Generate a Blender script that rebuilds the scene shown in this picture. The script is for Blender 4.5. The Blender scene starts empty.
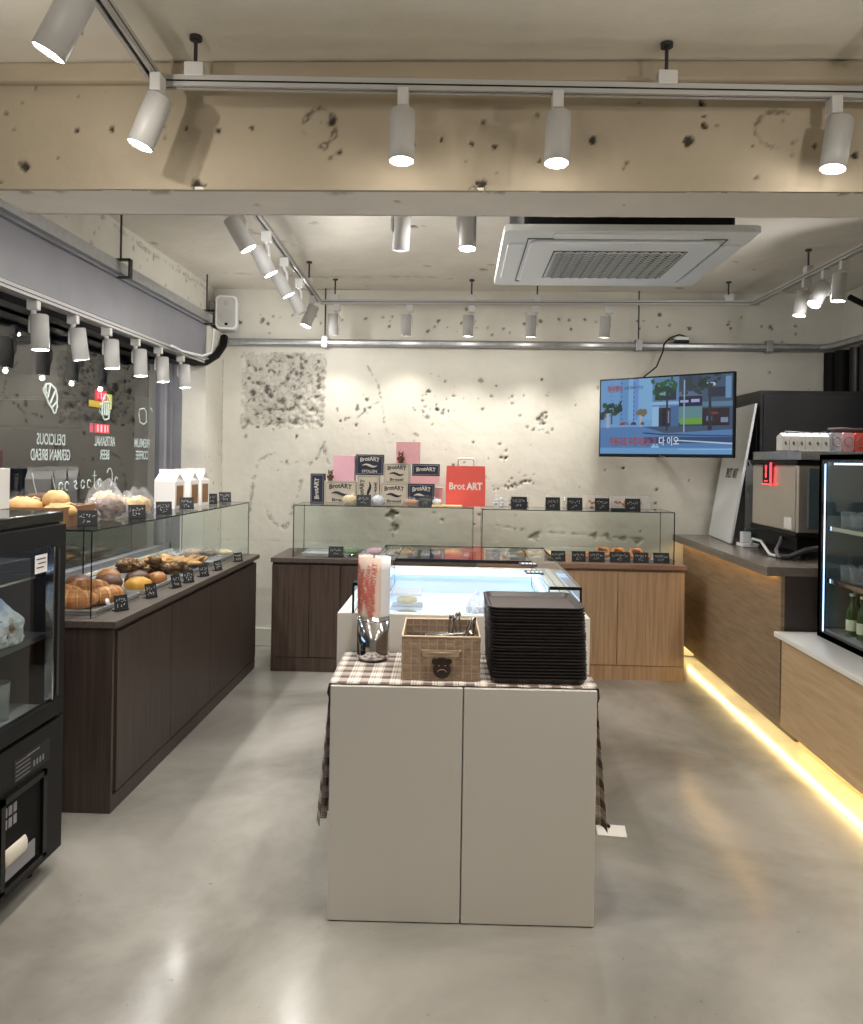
import bpy, math, random
import numpy as np
from mathutils import Vector, Matrix, Euler
random.seed(7); rng = np.random.RandomState(11)
R = math.radians
S = bpy.context.scene
C = S.collection
# ------------------------------------------------------------------ camera, world, exposure
cam = bpy.data.cameras.new('camera'); cam.sensor_fit = 'HORIZONTAL'; cam.sensor_width = 36
cam.lens = 790 / 863 * 36; cam.shift_x = 0; cam.shift_y = -(512 - 459.5) / 863
cam.clip_start = 0.05; cam.clip_end = 100
camo = bpy.data.objects.new('camera', cam); C.objects.link(camo)
camo.matrix_world = Matrix.Translation((0, 0, 1.55)) @ Matrix.Rotation(R(2.06), 4, 'Z') @ Matrix.Rotation(R(90), 4, 'X') @ Matrix.Rotation(R(0.9), 4, 'Z')
S.camera = camo
W = bpy.data.worlds.new('night'); S.world = W; W.use_nodes = True
W.node_tree.nodes['Background'].inputs[0].default_value = (0.25, 0.32, 0.45, 1)
W.node_tree.nodes['Background'].inputs[1].default_value = 0.03
S.view_settings.view_transform = 'Standard'; S.view_settings.look = 'None'
S.view_settings.gamma = 1; S.view_settings.use_curve_mapping = False
S.view_settings.exposure = 0.72
S.cycles.max_bounces = 9; S.cycles.diffuse_bounces = 4; S.cycles.glossy_bounces = 4
S.cycles.transmission_bounces = 6; S.cycles.transparent_max_bounces = 24
S.cycles.caustics_reflective = False; S.cycles.caustics_refractive = False
S.cycles.sample_clamp_indirect = 4.0; S.cycles.use_denoising = True
SPOT_W = 26.5          # watts of one track lamp
LAMP_COL = (1.0, 0.972, 0.935)
CEILING_FILL = 0.22           # share of lamp power in an added point light that brightens the ceilings

# ------------------------------------------------------------------ materials
def lin(c):
    return tuple(((v / 255) / 12.92 if v / 255 < .04045 else ((v / 255 + .055) / 1.055) ** 2.4) for v in c)
MATS = {}
def mat(name, col=(200, 200, 200), rough=.5, metal=0, emit=0, ecol=None, spec=.5, bump=0, bscale=40, var=0, vscale=6, coat=0):
    m = bpy.data.materials.new(name); m.use_nodes = True; nt = m.node_tree; b = nt.nodes['Principled BSDF']
    c = lin(col) + (1,)
    b.inputs['Base Color'].default_value = c; b.inputs['Roughness'].default_value = rough
    b.inputs['Metallic'].default_value = metal; b.inputs['Specular IOR Level'].default_value = spec
    b.inputs['Coat Weight'].default_value = coat
    if emit:
        b.inputs['Emission Color'].default_value = (lin(ecol) if ecol else c[:3]) + (1,) if not ecol else lin(ecol) + (1,)
        b.inputs['Emission Strength'].default_value = emit
    tc = nt.nodes.new('ShaderNodeTexCoord')
    if var:
        n = nt.nodes.new('ShaderNodeTexNoise'); n.inputs['Scale'].default_value = vscale; n.inputs['Detail'].default_value = 5
        nt.links.new(tc.outputs['Object'], n.inputs['Vector'])
        mx = nt.nodes.new('ShaderNodeMix'); mx.data_type = 'RGBA'
        mx.inputs[6].default_value = tuple(v * (1 - var) for v in c[:3]) + (1,)
        mx.inputs[7].default_value = tuple(min(1, v * (1 + var)) for v in c[:3]) + (1,)
        mr = nt.nodes.new('ShaderNodeMapRange'); mr.inputs[1].default_value = .3; mr.inputs[2].default_value = .7
        nt.links.new(n.outputs[0], mr.inputs[0]); nt.links.new(mr.outputs[0], mx.inputs[0])
        nt.links.new(mx.outputs[2], b.inputs['Base Color'])
    if bump:
        n2 = nt.nodes.new('ShaderNodeTexNoise'); n2.inputs['Scale'].default_value = bscale; n2.inputs['Detail'].default_value = 6
        nt.links.new(tc.outputs['Object'], n2.inputs['Vector'])
        bp = nt.nodes.new('ShaderNodeBump'); bp.inputs['Strength'].default_value = bump; bp.inputs['Distance'].default_value = .01
        nt.links.new(n2.outputs[0], bp.inputs['Height']); nt.links.new(bp.outputs[0], b.inputs['Normal'])
    MATS[name] = m
    return m
def wood(name, c1, c2, scale=(60, 60, 2.2), rough=.45):
    m = mat(name, c1, rough); nt = m.node_tree; b = nt.nodes['Principled BSDF']
    tc = nt.nodes['Texture Coordinate']; mp = nt.nodes.new('ShaderNodeMapping'); mp.inputs['Scale'].default_value = scale
    n = nt.nodes.new('ShaderNodeTexNoise'); n.inputs['Scale'].default_value = 1; n.inputs['Detail'].default_value = 4; n.inputs['Distortion'].default_value = .4
    cr = nt.nodes.new('ShaderNodeValToRGB'); cr.color_ramp.elements[0].position = .32; cr.color_ramp.elements[1].position = .68
    cr.color_ramp.elements[0].color = lin(c2) + (1,); cr.color_ramp.elements[1].color = lin(c1) + (1,)
    nt.links.new(tc.outputs['Object'], mp.inputs[0]); nt.links.new(mp.outputs[0], n.inputs['Vector'])
    nt.links.new(n.outputs[0], cr.inputs[0]); nt.links.new(cr.outputs[0], b.inputs['Base Color'])
    bp = nt.nodes.new('ShaderNodeBump'); bp.inputs['Strength'].default_value = .12; bp.inputs['Distance'].default_value = .003
    nt.links.new(n.outputs[0], bp.inputs['Height']); nt.links.new(bp.outputs[0], b.inputs['Normal'])
    return m
def glass(name, tint=(1, 1, 1), ior=1.5, rough=0.0, film=0.0, fcol=(1, 1, 1)):
    m = bpy.data.materials.new(name); m.use_nodes = True; nt = m.node_tree; nt.nodes.clear()
    out = nt.nodes.new('ShaderNodeOutputMaterial'); tr = nt.nodes.new('ShaderNodeBsdfTransparent'); gl = nt.nodes.new('ShaderNodeBsdfGlossy')
    tr.inputs[0].default_value = tint + (1,); gl.inputs['Roughness'].default_value = rough
    fr = nt.nodes.new('ShaderNodeFresnel'); fr.inputs[0].default_value = ior
    mx = nt.nodes.new('ShaderNodeMixShader')
    geo = nt.nodes.new('ShaderNodeNewGeometry')   # front faces only reflect: keeps the thin slab one clean reflection
    iv = nt.nodes.new('ShaderNodeMath'); iv.operation = 'SUBTRACT'; iv.inputs[0].default_value = 1; nt.links.new(geo.outputs['Backfacing'], iv.inputs[1])
    ml = nt.nodes.new('ShaderNodeMath'); ml.operation = 'MULTIPLY'; nt.links.new(fr.outputs[0], ml.inputs[0]); nt.links.new(iv.outputs[0], ml.inputs[1])
    nt.links.new(ml.outputs[0], mx.inputs[0]); nt.links.new(tr.outputs[0], mx.inputs[1]); nt.links.new(gl.outputs[0], mx.inputs[2])
    last = mx
    if film:
        df = nt.nodes.new('ShaderNodeBsdfDiffuse'); df.inputs[0].default_value = fcol + (1,)
        m2 = nt.nodes.new('ShaderNodeMixShader'); m2.inputs[0].default_value = film
        nt.links.new(mx.outputs[0], m2.inputs[1]); nt.links.new(df.outputs[0], m2.inputs[2]); last = m2
    nt.links.new(last.outputs[0], out.inputs[0]); MATS[name] = m
    return m
def plaster(name, col, dark, rough=.75, var=.06, warm=None, rubble=None):
    """painted plaster; the 'bare' attribute shows the dark concrete of chipped spots"""
    m = mat(name, col, rough, bump=.35, bscale=14); nt = m.node_tree; b = nt.nodes['Principled BSDF']
    tc = nt.nodes['Texture Coordinate']
    n = nt.nodes.new('ShaderNodeTexNoise'); n.inputs['Scale'].default_value = 1.7; n.inputs['Detail'].default_value = 8; n.inputs['Roughness'].default_value = .6
    nt.links.new(tc.outputs['Object'], n.inputs['Vector'])
    cr = nt.nodes.new('ShaderNodeValToRGB'); e = cr.color_ramp.elements
    e[0].position = .3; e[1].position = .7
    e[0].color = tuple(v * (1 - 2 * var) for v in lin(col)) + (1,); e[1].color = tuple(min(1, v * (1 + var)) for v in lin(col)) + (1,)
    nt.links.new(n.outputs[0], cr.inputs[0])
    at = nt.nodes.new('ShaderNodeAttribute'); at.attribute_name = 'bare'
    mx = nt.nodes.new('ShaderNodeMix'); mx.data_type = 'RGBA'; mx.inputs[7].default_value = lin(dark) + (1,)
    nt.links.new(at.outputs['Fac'], mx.inputs[0]); nt.links.new(cr.outputs[0], mx.inputs[6]); nt.links.new(mx.outputs[2], b.inputs['Base Color'])
    return m

plaster('wall_plaster', (216, 213, 202), (84, 78, 70))
plaster('beam_plaster_shaded', (172, 160, 140), (46, 38, 30))  # same paint as the room; its shade and warm cast put into the colour
plaster('ceiling_plaster', (226, 221, 209), (90, 84, 76))
plaster('soffit_plaster_lit', (236, 230, 219), (120, 110, 98))  # lighter copy for the beam underside, floor bounce put into the colour
mat('white_metal', (205, 204, 202), .4); mat('lamp_grey', (178, 177, 175), .45); mat('white_plastic', (236, 240, 243), .4)
mat('black_metal', (10, 10, 12), .38, spec=.3); mat('black_plastic', (12, 12, 14), .5, spec=.25)
mat('dark_glossy', (12, 12, 15), .12); mat('dark_rubber', (10, 10, 11), .7, spec=.2)
mat('grey_steel', (126, 126, 133), .45, bump=.05, bscale=20, var=.06)
mat('galvanised', (170, 172, 174), .35, metal=.8, var=.12, vscale=25)
mat('chrome', (215, 215, 218), .12, metal=1); mat('brushed_steel', (204, 199, 190), .38, metal=.75, var=.05, vscale=3)
mat('sheet_pan', (206, 208, 213), .3, metal=.45)
mat('dark_steel', (66, 66, 70), .38, metal=.6, var=.1, vscale=4)
mat('lamp_lens', (255, 255, 255), .5, emit=22, ecol=(255, 250, 240)); mat('lens_off', (210, 208, 200), .3)
mat('lamp_inner', (240, 240, 240), .6)
wood('walnut', (72, 60, 55), (50, 41, 38)); wood('walnut_mid', (82, 67, 57), (58, 46, 40))
wood('walnut_top', (92, 82, 76), (72, 63, 58), (60, 2.2, 60)); wood('oak', (176, 146, 116), (144, 116, 90))
wood('oak_top', (150, 118, 98), (122, 94, 78), (2.2, 60, 60)); wood('counter_oak', (150, 130, 106), (124, 106, 86), (4, 4, 40))
wood('beige_panel', (196, 172, 138), (176, 150, 116), (8, 3, 30), .5)
mat('dark_brown_panel', (62, 54, 52), .5); mat('slab_stone', (120, 112, 104), .25, var=.08, vscale=30)
mat('white_stone', (226, 226, 224), .3)
mat('cabinet_white', (186, 183, 178), .45); mat('bench_white', (218, 214, 206), .4)
mat('white_liner', (226, 236, 244), .4)
mat('cool_led', (255, 255, 255), .5, emit=1.7, ecol=(135, 195, 255))
mat('fridge_led', (255, 255, 255), .5, emit=1.8, ecol=(180, 210, 255))
mat('warm_led', (255, 255, 255), .5, emit=16, ecol=(255, 222, 150)); mat('warm_led_low', (255, 255, 255), .5, emit=8, ecol=(255, 205, 130))
mat('red_led', (255, 80, 80), .5, emit=1.5, ecol=(255, 60, 70))
glass('clear_glass', (.93, .97, .95), 1.45); glass('shop_glass', (.90, .92, .93), 2.4)
glass('case_glass', (.975, .992, .985), 1.27); glass('film', (.96, .97, .98), 1.45, .06, .13, (.85, .87, .9))
glass('tumbler_glass', (.93, .95, .97), 1.6, .02, .14, (.8, .85, .9)); glass('film_thick', (.9, .92, .95), 1.4, .15, .35, (.8, .82, .86))
mat('glass_edge', (14, 34, 28), .2); mat('letter_white', (225, 240, 235), .6); mat('print_grey', (70, 70, 74), .6)
mat('chalk_card', (22, 24, 32), .55); mat('chalk', (225, 225, 222), .8); mat('card_blue', (34, 44, 74), .5)
mat('navy_box', (30, 37, 62), .55); mat('cream_box', (206, 196, 178), .65, var=.03, vscale=30); mat('navy_ink', (36, 40, 58), .6); mat('cream_ink', (214, 208, 196), .6)
mat('pink_box', (240, 180, 186), .55); mat('pink_light', (246, 190, 206), .5); mat('red_paper', (240, 96, 86), .6, bump=.1, bscale=12)
mat('white_paper', (232, 230, 226), .7, bump=.08, bscale=20); mat('bear_brown', (96, 58, 40), .7)
mat('print_paper', (222, 198, 186), .75, bump=.15, bscale=25); mat('paper_plain', (222, 222, 228), .75, bump=.15, bscale=22); mat('print_red', (212, 116, 106), .7)
mat('croissant', (178, 116, 66), .42, bump=.3, bscale=60, var=.25, vscale=18); mat('croissant_pale', (214, 160, 104), .5)
mat('dark_bun', (92, 54, 34), .5, bump=.3, bscale=50, var=.2, vscale=20); mat('yellow_bun', (222, 164, 66), .45, bump=.25, bscale=50, var=.15, vscale=20)
mat('tan_roll', (214, 172, 116), .6, bump=.3, bscale=40, var=.18, vscale=14); mat('rye_loaf', (92, 68, 46), .7, bump=.5, bscale=30, var=.25, vscale=14)
mat('nut_bar', (104, 72, 42), .5, bump=1, bscale=130, var=.75, vscale=90); mat('cookie', (190, 148, 96), .65, bump=.5, bscale=70, var=.25, vscale=40)
mat('cream_pastry', (238, 214, 160), .5, var=.15, vscale=20); mat('stollen_brown', (88, 56, 36), .6, bump=.8, bscale=60, var=.6, vscale=45)
mat('salad_green', (90, 130, 60), .6, var=.5, vscale=50); mat('bottle_green', (30, 74, 36), .12); mat('bottle_label', (220, 220, 200), .6)
mat('tray_black', (40, 36, 37), .42); mat('tray_floor', (62, 55, 55), .5)
mat('strap', (138, 116, 96), .6, var=.12, vscale=30, bump=.2, bscale=120); mat('strap_edge', (206, 186, 160), .7); mat('weave_line', (164, 142, 120), .7); mat('dark_tag', (44, 30, 26), .6)
mat('crate_wood', (140, 104, 70), .6); mat('street', (46, 48, 52), .7, var=.2); mat('pave', (80, 80, 84), .8, var=.15)
mat('facade', (62, 64, 70), .8, var=.15, vscale=2); mat('facade_window', (20, 24, 32), .2); mat('machine_side', (120, 140, 150), .3, metal=.6)
mat('warm_window', (200, 170, 120), .5, emit=.5, ecol=(255, 205, 140)); mat('cloth_white', (214, 206, 196), .9)

# floor: polished concrete
m = mat('concrete', (150, 146, 136), .3); nt = m.node_tree; b = nt.nodes['Principled BSDF']; tc = nt.nodes['Texture Coordinate']
n1 = nt.nodes.new('ShaderNodeTexNoise'); n1.inputs['Scale'].default_value = .9; n1.inputs['Detail'].default_value = 9; n1.inputs['Roughness'].default_value = .58; n1.inputs['Distortion'].default_value = .5
nt.links.new(tc.outputs['Object'], n1.inputs['Vector'])
cr = nt.nodes.new('ShaderNodeValToRGB'); e = cr.color_ramp.elements; e[0].position = .34; e[0].color = lin((112, 109, 102)) + (1,); e[1].position = .66; e[1].color = lin((160, 157, 150)) + (1,)
nt.links.new(n1.outputs[0], cr.inputs[0])
n3 = nt.nodes.new('ShaderNodeTexNoise'); n3.inputs['Scale'].default_value = 38; n3.inputs['Detail'].default_value = 3
nt.links.new(tc.outputs['Object'], n3.inputs['Vector'])
cr3 = nt.nodes.new('ShaderNodeValToRGB'); cr3.color_ramp.elements[0].position = .2; cr3.color_ramp.elements[0].color = (.55, .53, .5, 1); cr3.color_ramp.elements[1].position = .3; cr3.color_ramp.elements[1].color = (1, 1, 1, 1)
nt.links.new(n3.outputs[0], cr3.inputs[0])
mx = nt.nodes.new('ShaderNodeMix'); mx.data_type = 'RGBA'; mx.blend_type = 'MULTIPLY'; mx.inputs[0].default_value = 1
nt.links.new(cr.outputs[0], mx.inputs[6]); nt.links.new(cr3.outputs[0], mx.inputs[7]); nt.links.new(mx.outputs[2], b.inputs['Base Color'])
n2 = nt.nodes.new('ShaderNodeTexNoise'); n2.inputs['Scale'].default_value = 2.2; n2.inputs['Detail'].default_value = 5
nt.links.new(tc.outputs['Object'], n2.inputs['Vector'])
mr = nt.nodes.new('ShaderNodeMapRange'); mr.inputs[1].default_value = .3; mr.inputs[2].default_value = .7; mr.inputs[3].default_value = .12; mr.inputs[4].default_value = .24
nt.links.new(n2.outputs[0], mr.inputs[0]); nt.links.new(mr.outputs[0], b.inputs['Roughness'])
bp = nt.nodes.new('ShaderNodeBump'); bp.inputs['Strength'].default_value = .05; bp.inputs['Distance'].default_value = .02
nt.links.new(n2.outputs[0], bp.inputs['Height']); nt.links.new(bp.outputs[0], b.inputs['Normal'])

# plaid cloth on UVs in metres
def plaid():
    m = mat('plaid_cloth', (215, 205, 195), .9); nt = m.node_tree; b = nt.nodes['Principled BSDF']
    uv = nt.nodes.new('ShaderNodeUVMap'); sp = nt.nodes.new('ShaderNodeSeparateXYZ'); nt.links.new(uv.outputs[0], sp.inputs[0])
    def bands(sock):
        a = nt.nodes.new('ShaderNodeMath'); a.operation = 'DIVIDE'; a.inputs[1].default_value = .072; nt.links.new(sock, a.inputs[0])
        f = nt.nodes.new('ShaderNodeMath'); f.operation = 'FRACT'; nt.links.new(a.outputs[0], f.inputs[0])
        c = nt.nodes.new('ShaderNodeValToRGB'); c.color_ramp.interpolation = 'CONSTANT'; els = c.color_ramp.elements
        els[0].position = 0; els[0].color = (.06, .06, .06, 1); els[1].position = .42; els[1].color = (1, 1, 1, 1)
        for p_, v in ((.52, .3), (.56, 1), (.64, .3), (.68, 1), (.92, .3), (.96, 1)):
            q = els.new(p_); q.color = (v, v, v, 1)
        nt.links.new(f.outputs[0], c.inputs[0]); return c.outputs[0]
    a, c = bands(sp.outputs[0]), bands(sp.outputs[1])
    ad = nt.nodes.new('ShaderNodeMath'); ad.operation = 'ADD'; nt.links.new(a, ad.inputs[0]); nt.links.new(c, ad.inputs[1])
    hf = nt.nodes.new('ShaderNodeMath'); hf.operation = 'MULTIPLY'; hf.inputs[1].default_value = .5; nt.links.new(ad.outputs[0], hf.inputs[0])
    mx = nt.nodes.new('ShaderNodeMix'); mx.data_type = 'RGBA'; mx.inputs[6].default_value = lin((86, 62, 52)) + (1,); mx.inputs[7].default_value = lin((226, 219, 210)) + (1,)
    nt.links.new(hf.outputs[0], mx.inputs[0]); nt.links.new(mx.outputs[2], b.inputs['Base Color'])
plaid()

# ------------------------------------------------------------------ mesh building
class MB:
    def __init__(s): s.v = []; s.f = []; s.m = []; s.sm = []
    def add(s, vs, fs, mi=0, smooth=False):
        o = len(s.v); s.v += [tuple(v) for v in vs]
        for f in fs: s.f.append(tuple(i + o for i in f)); s.m.append(mi); s.sm.append(smooth)
        return s
    def box(s, x0, x1, y0, y1, z0, z1, mi=0, M=None, mis=None):
        vs = [Vector((x, y, z)) for z in (z0, z1) for y in (y0, y1) for x in (x0, x1)]
        if M: vs = [M @ v for v in vs]
        fs = [(0, 2, 3, 1), (4, 5, 7, 6), (0, 1, 5, 4), (2, 6, 7, 3), (0, 4, 6, 2), (1, 3, 7, 5)]   # bottom top front back left right
        if mis:
            for f, k in zip(fs, mis): s.add(vs, [f], k)
        else: s.add(vs, fs, mi)
        return s
    def rbox(s, x0, x1, y0, y1, z0, z1, r, mi=0, M=None, n=3, axis='z'):
        """box with rounded edges round one axis"""
        if axis == 'z': a0, a1, b0, b1, c0, c1 = x0, x1, y0, y1, z0, z1; mk = lambda a, b, c: Vector((a, b, c))
        elif axis == 'y': a0, a1, b0, b1, c0, c1 = x0, x1, z0, z1, y0, y1; mk = lambda a, b, c: Vector((a, c, b))
        else: a0, a1, b0, b1, c0, c1 = y0, y1, z0, z1, x0, x1; mk = lambda a, b, c: Vector((c, a, b))
        pts = []
        for cx, cy, st in ((a1 - r, b1 - r, 0), (a0 + r, b1 - r, 90), (a0 + r, b0 + r, 180), (a1 - r, b0 + r, 270)):
            for k in range(n + 1):
                t = R(st + 90 * k / n); pts.append((cx + r * math.cos(t), cy + r * math.sin(t)))
        N = len(pts)
        vs = [mk(a, b, c0) for a, b in pts] + [mk(a, b, c1) for a, b in pts]
        if M: vs = [M @ v for v in vs]
        fs = [(i, (i + 1) % N, N + (i + 1) % N, N + i) for i in range(N)] + [tuple(range(N))[::-1], tuple(range(N, 2 * N))]
        if axis == 'y': fs = [f[::-1] for f in fs]
        s.add(vs, fs, mi); return s
    def lathe(s, prof, c=(0, 0, 0), n=24, mi=0, M=None, smooth=True, cap=True):
        vs = []; k = len(prof)
        for r, z in prof:
            for i in range(n):
                t = 2 * math.pi * i / n; v = Vector((c[0] + r * math.cos(t), c[1] + r * math.sin(t), c[2] + z)); vs.append(M @ v if M else v)
        fs = [(j * n + i, j * n + (i + 1) % n, (j + 1) * n + (i + 1) % n, (j + 1) * n + i) for j in range(k - 1) for i in range(n)]
        s.add(vs, fs, mi, smooth)
        if cap:
            if prof[0][0] > 1e-4: s.add(vs[:n], [tuple(range(n))[::-1]], mi)
            if prof[-1][0] > 1e-4: s.add(vs[-n:], [tuple(range(n))], mi)
        return s
    def tube(s, pts, r, n=8, mi=0, cap=True, smooth=True):
        pts = [Vector(p) for p in pts]; rs = r if isinstance(r, (list, tuple)) else [r] * len(pts)
        vs = []; up = Vector((0.13, 0.21, 1)).normalized()
        for i, p in enumerate(pts):
            d = (pts[min(i + 1, len(pts) - 1)] - pts[max(i - 1, 0)]).normalized()
            a = d.cross(up)
            if a.length < .2: a = d.cross(Vector((1, .1, 0)))
            a.normalize(); b_ = d.cross(a).normalized()
            for k in range(n):
                t = 2 * math.pi * k / n; vs.append(p + a * rs[i] * math.cos(t) + b_ * rs[i] * math.sin(t))
        m_ = len(pts)
        fs = [(j * n + i, (j + 1) * n + i, (j + 1) * n + (i + 1) % n, j * n + (i + 1) % n) for j in range(m_ - 1) for i in range(n)]
        s.add(vs, fs, mi, smooth)
        if cap: s.add(vs[:n], [tuple(range(n))], mi); s.add(vs[-n:], [tuple(range(n))[::-1]], mi)
        return s
    def ell(s, c, r, mi=0, nu=20, nv=12, noise=0, M=None, seed=0, flat=None, ns=3.0):
        vs = []; rr = random.Random(seed); ph = [rr.uniform(0, 6.28) for _ in range(6)]
        for j in range(nv + 1):
            th = math.pi * j / nv
            for i in range(nu):
                t = 2 * math.pi * i / nu
                d = Vector((math.sin(th) * math.cos(t), math.sin(th) * math.sin(t), math.cos(th)))
                k = 1 + noise * (math.sin(ns * d.x * 2 + ph[0]) * math.sin(ns * d.y * 2.3 + ph[1]) + .6 * math.sin(ns * 2.2 * d.z + ph[2] + ns * d.x * 3) + .4 * math.sin(ns * 5 * d.y + ph[3]) * math.sin(ns * 5 * d.x + ph[4]))
                v = Vector((d.x * r[0] * k, d.y * r[1] * k, d.z * r[2] * k))
                if flat is not None and v.z < -flat: v.z = -flat
                v += Vector(c); vs.append(M @ v if M else v)
        fs = [(j * nu + i, (j + 1) * nu + i, (j + 1) * nu + (i + 1) % nu, j * nu + (i + 1) % nu) for j in range(nv) for i in range(nu)]
        s.add(vs, fs, mi, True); return s
    def prism(s, poly, z0, z1, mi=0, M=None):
        N = len(poly); vs = [Vector((x, y, z0)) for x, y in poly] + [Vector((x, y, z1)) for x, y in poly]
        if M: vs = [M @ v for v in vs]
        s.add(vs, [(i, (i + 1) % N, N + (i + 1) % N, N + i) for i in range(N)] + [tuple(range(N))[::-1], tuple(range(N, 2 * N))], mi); return s
    def build(s, name, mats, parent=None, bevel=0, loc=None, uv=None, kind=None, smooth=None):
        me = bpy.data.meshes.new(name); me.from_pydata(s.v, [], s.f)
        if isinstance(mats, str): mats = [mats]
        for q in mats: me.materials.append(MATS[q])
        me.polygons.foreach_set('material_index', s.m); me.polygons.foreach_set('use_smooth', s.sm if smooth is None else [smooth] * len(s.f))
        if uv:
            l = me.uv_layers.new(name='UVMap')
            for i, lp in enumerate(me.loops): l.data[i].uv = uv[lp.vertex_index]
        me.validate(); me.update()
        o = bpy.data.objects.new(name, me); C.objects.link(o)
        if parent: o.parent = parent
        if loc: o.location = loc
        if bevel:
            b_ = o.modifiers.new('bevel', 'BEVEL'); b_.width = bevel; b_.segments = 2; b_.limit_method = 'ANGLE'; b_.angle_limit = R(40)
        return o
def thing(name, label, cat, loc=(0, 0, 0), rz=0, group=None):
    o = bpy.data.objects.new(name, None); C.objects.link(o); o.empty_display_size = .05
    o.location = loc; o.rotation_euler = (0, 0, rz); tag(o, label, cat, group); return o
def tag(o, label, cat, group=None):
    o['label'] = label; o['category'] = cat
    if group: o['group'] = group
    return o
def struct(o): o['kind'] = 'structure'; return o
def dup(root, loc=None, rz=None, label=None, group=None):
    def cp(o, par):
        c = o.copy(); C.objects.link(c); c.parent = par
        for ch in list(o.children): cp(ch, c)
        return c
    r = cp(root, None)
    if loc is not None: r.location = loc
    if rz is not None: r.rotation_euler = (0, 0, rz)
    if label: r['label'] = label
    if group: r['group'] = group
    return r
def font(name, txt, h, mats, parent, M, width=None, arch=0, extrude=.0004, bold=0, align='CENTER', shear=0):
    """flat lettering as mesh; M maps text x/y/normal to the parent's frame"""
    cu = bpy.data.curves.new(name, 'FONT'); cu.body = txt; cu.align_x = align; cu.align_y = 'CENTER'; cu.size = h * 1.4; cu.extrude = extrude
    cu.offset = bold * h; cu.shear = shear; cu.resolution_u = 3
    to = bpy.data.objects.new(name, cu); C.objects.link(to)
    dg = bpy.context.evaluated_depsgraph_get(); me = bpy.data.meshes.new_from_object(to.evaluated_get(dg))
    bpy.data.objects.remove(to); me.name = name
    n = len(me.vertices); co = np.zeros(n * 3); me.vertices.foreach_get('co', co); co = co.reshape(-1, 3)
    if n:
        w = co[:, 0].max() - co[:, 0].min()
        if width: co[:, 0] *= width / w; w = width
        if arch: co[:, 1] += arch * (1 - (co[:, 0] / (w / 2)) ** 2)
    co = np.array([tuple(M @ Vector(v)) for v in co]); me.vertices.foreach_set('co', co.ravel())
    me.materials.clear(); me.materials.append(MATS[mats]); me.update()
    o = bpy.data.objects.new(name, me); C.objects.link(o); o.parent = parent; return o
FRONT = lambda x, y, z: Matrix.Translation((x, y, z)) @ Matrix.Rotation(R(90), 4, 'X')      # text facing -Y

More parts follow.
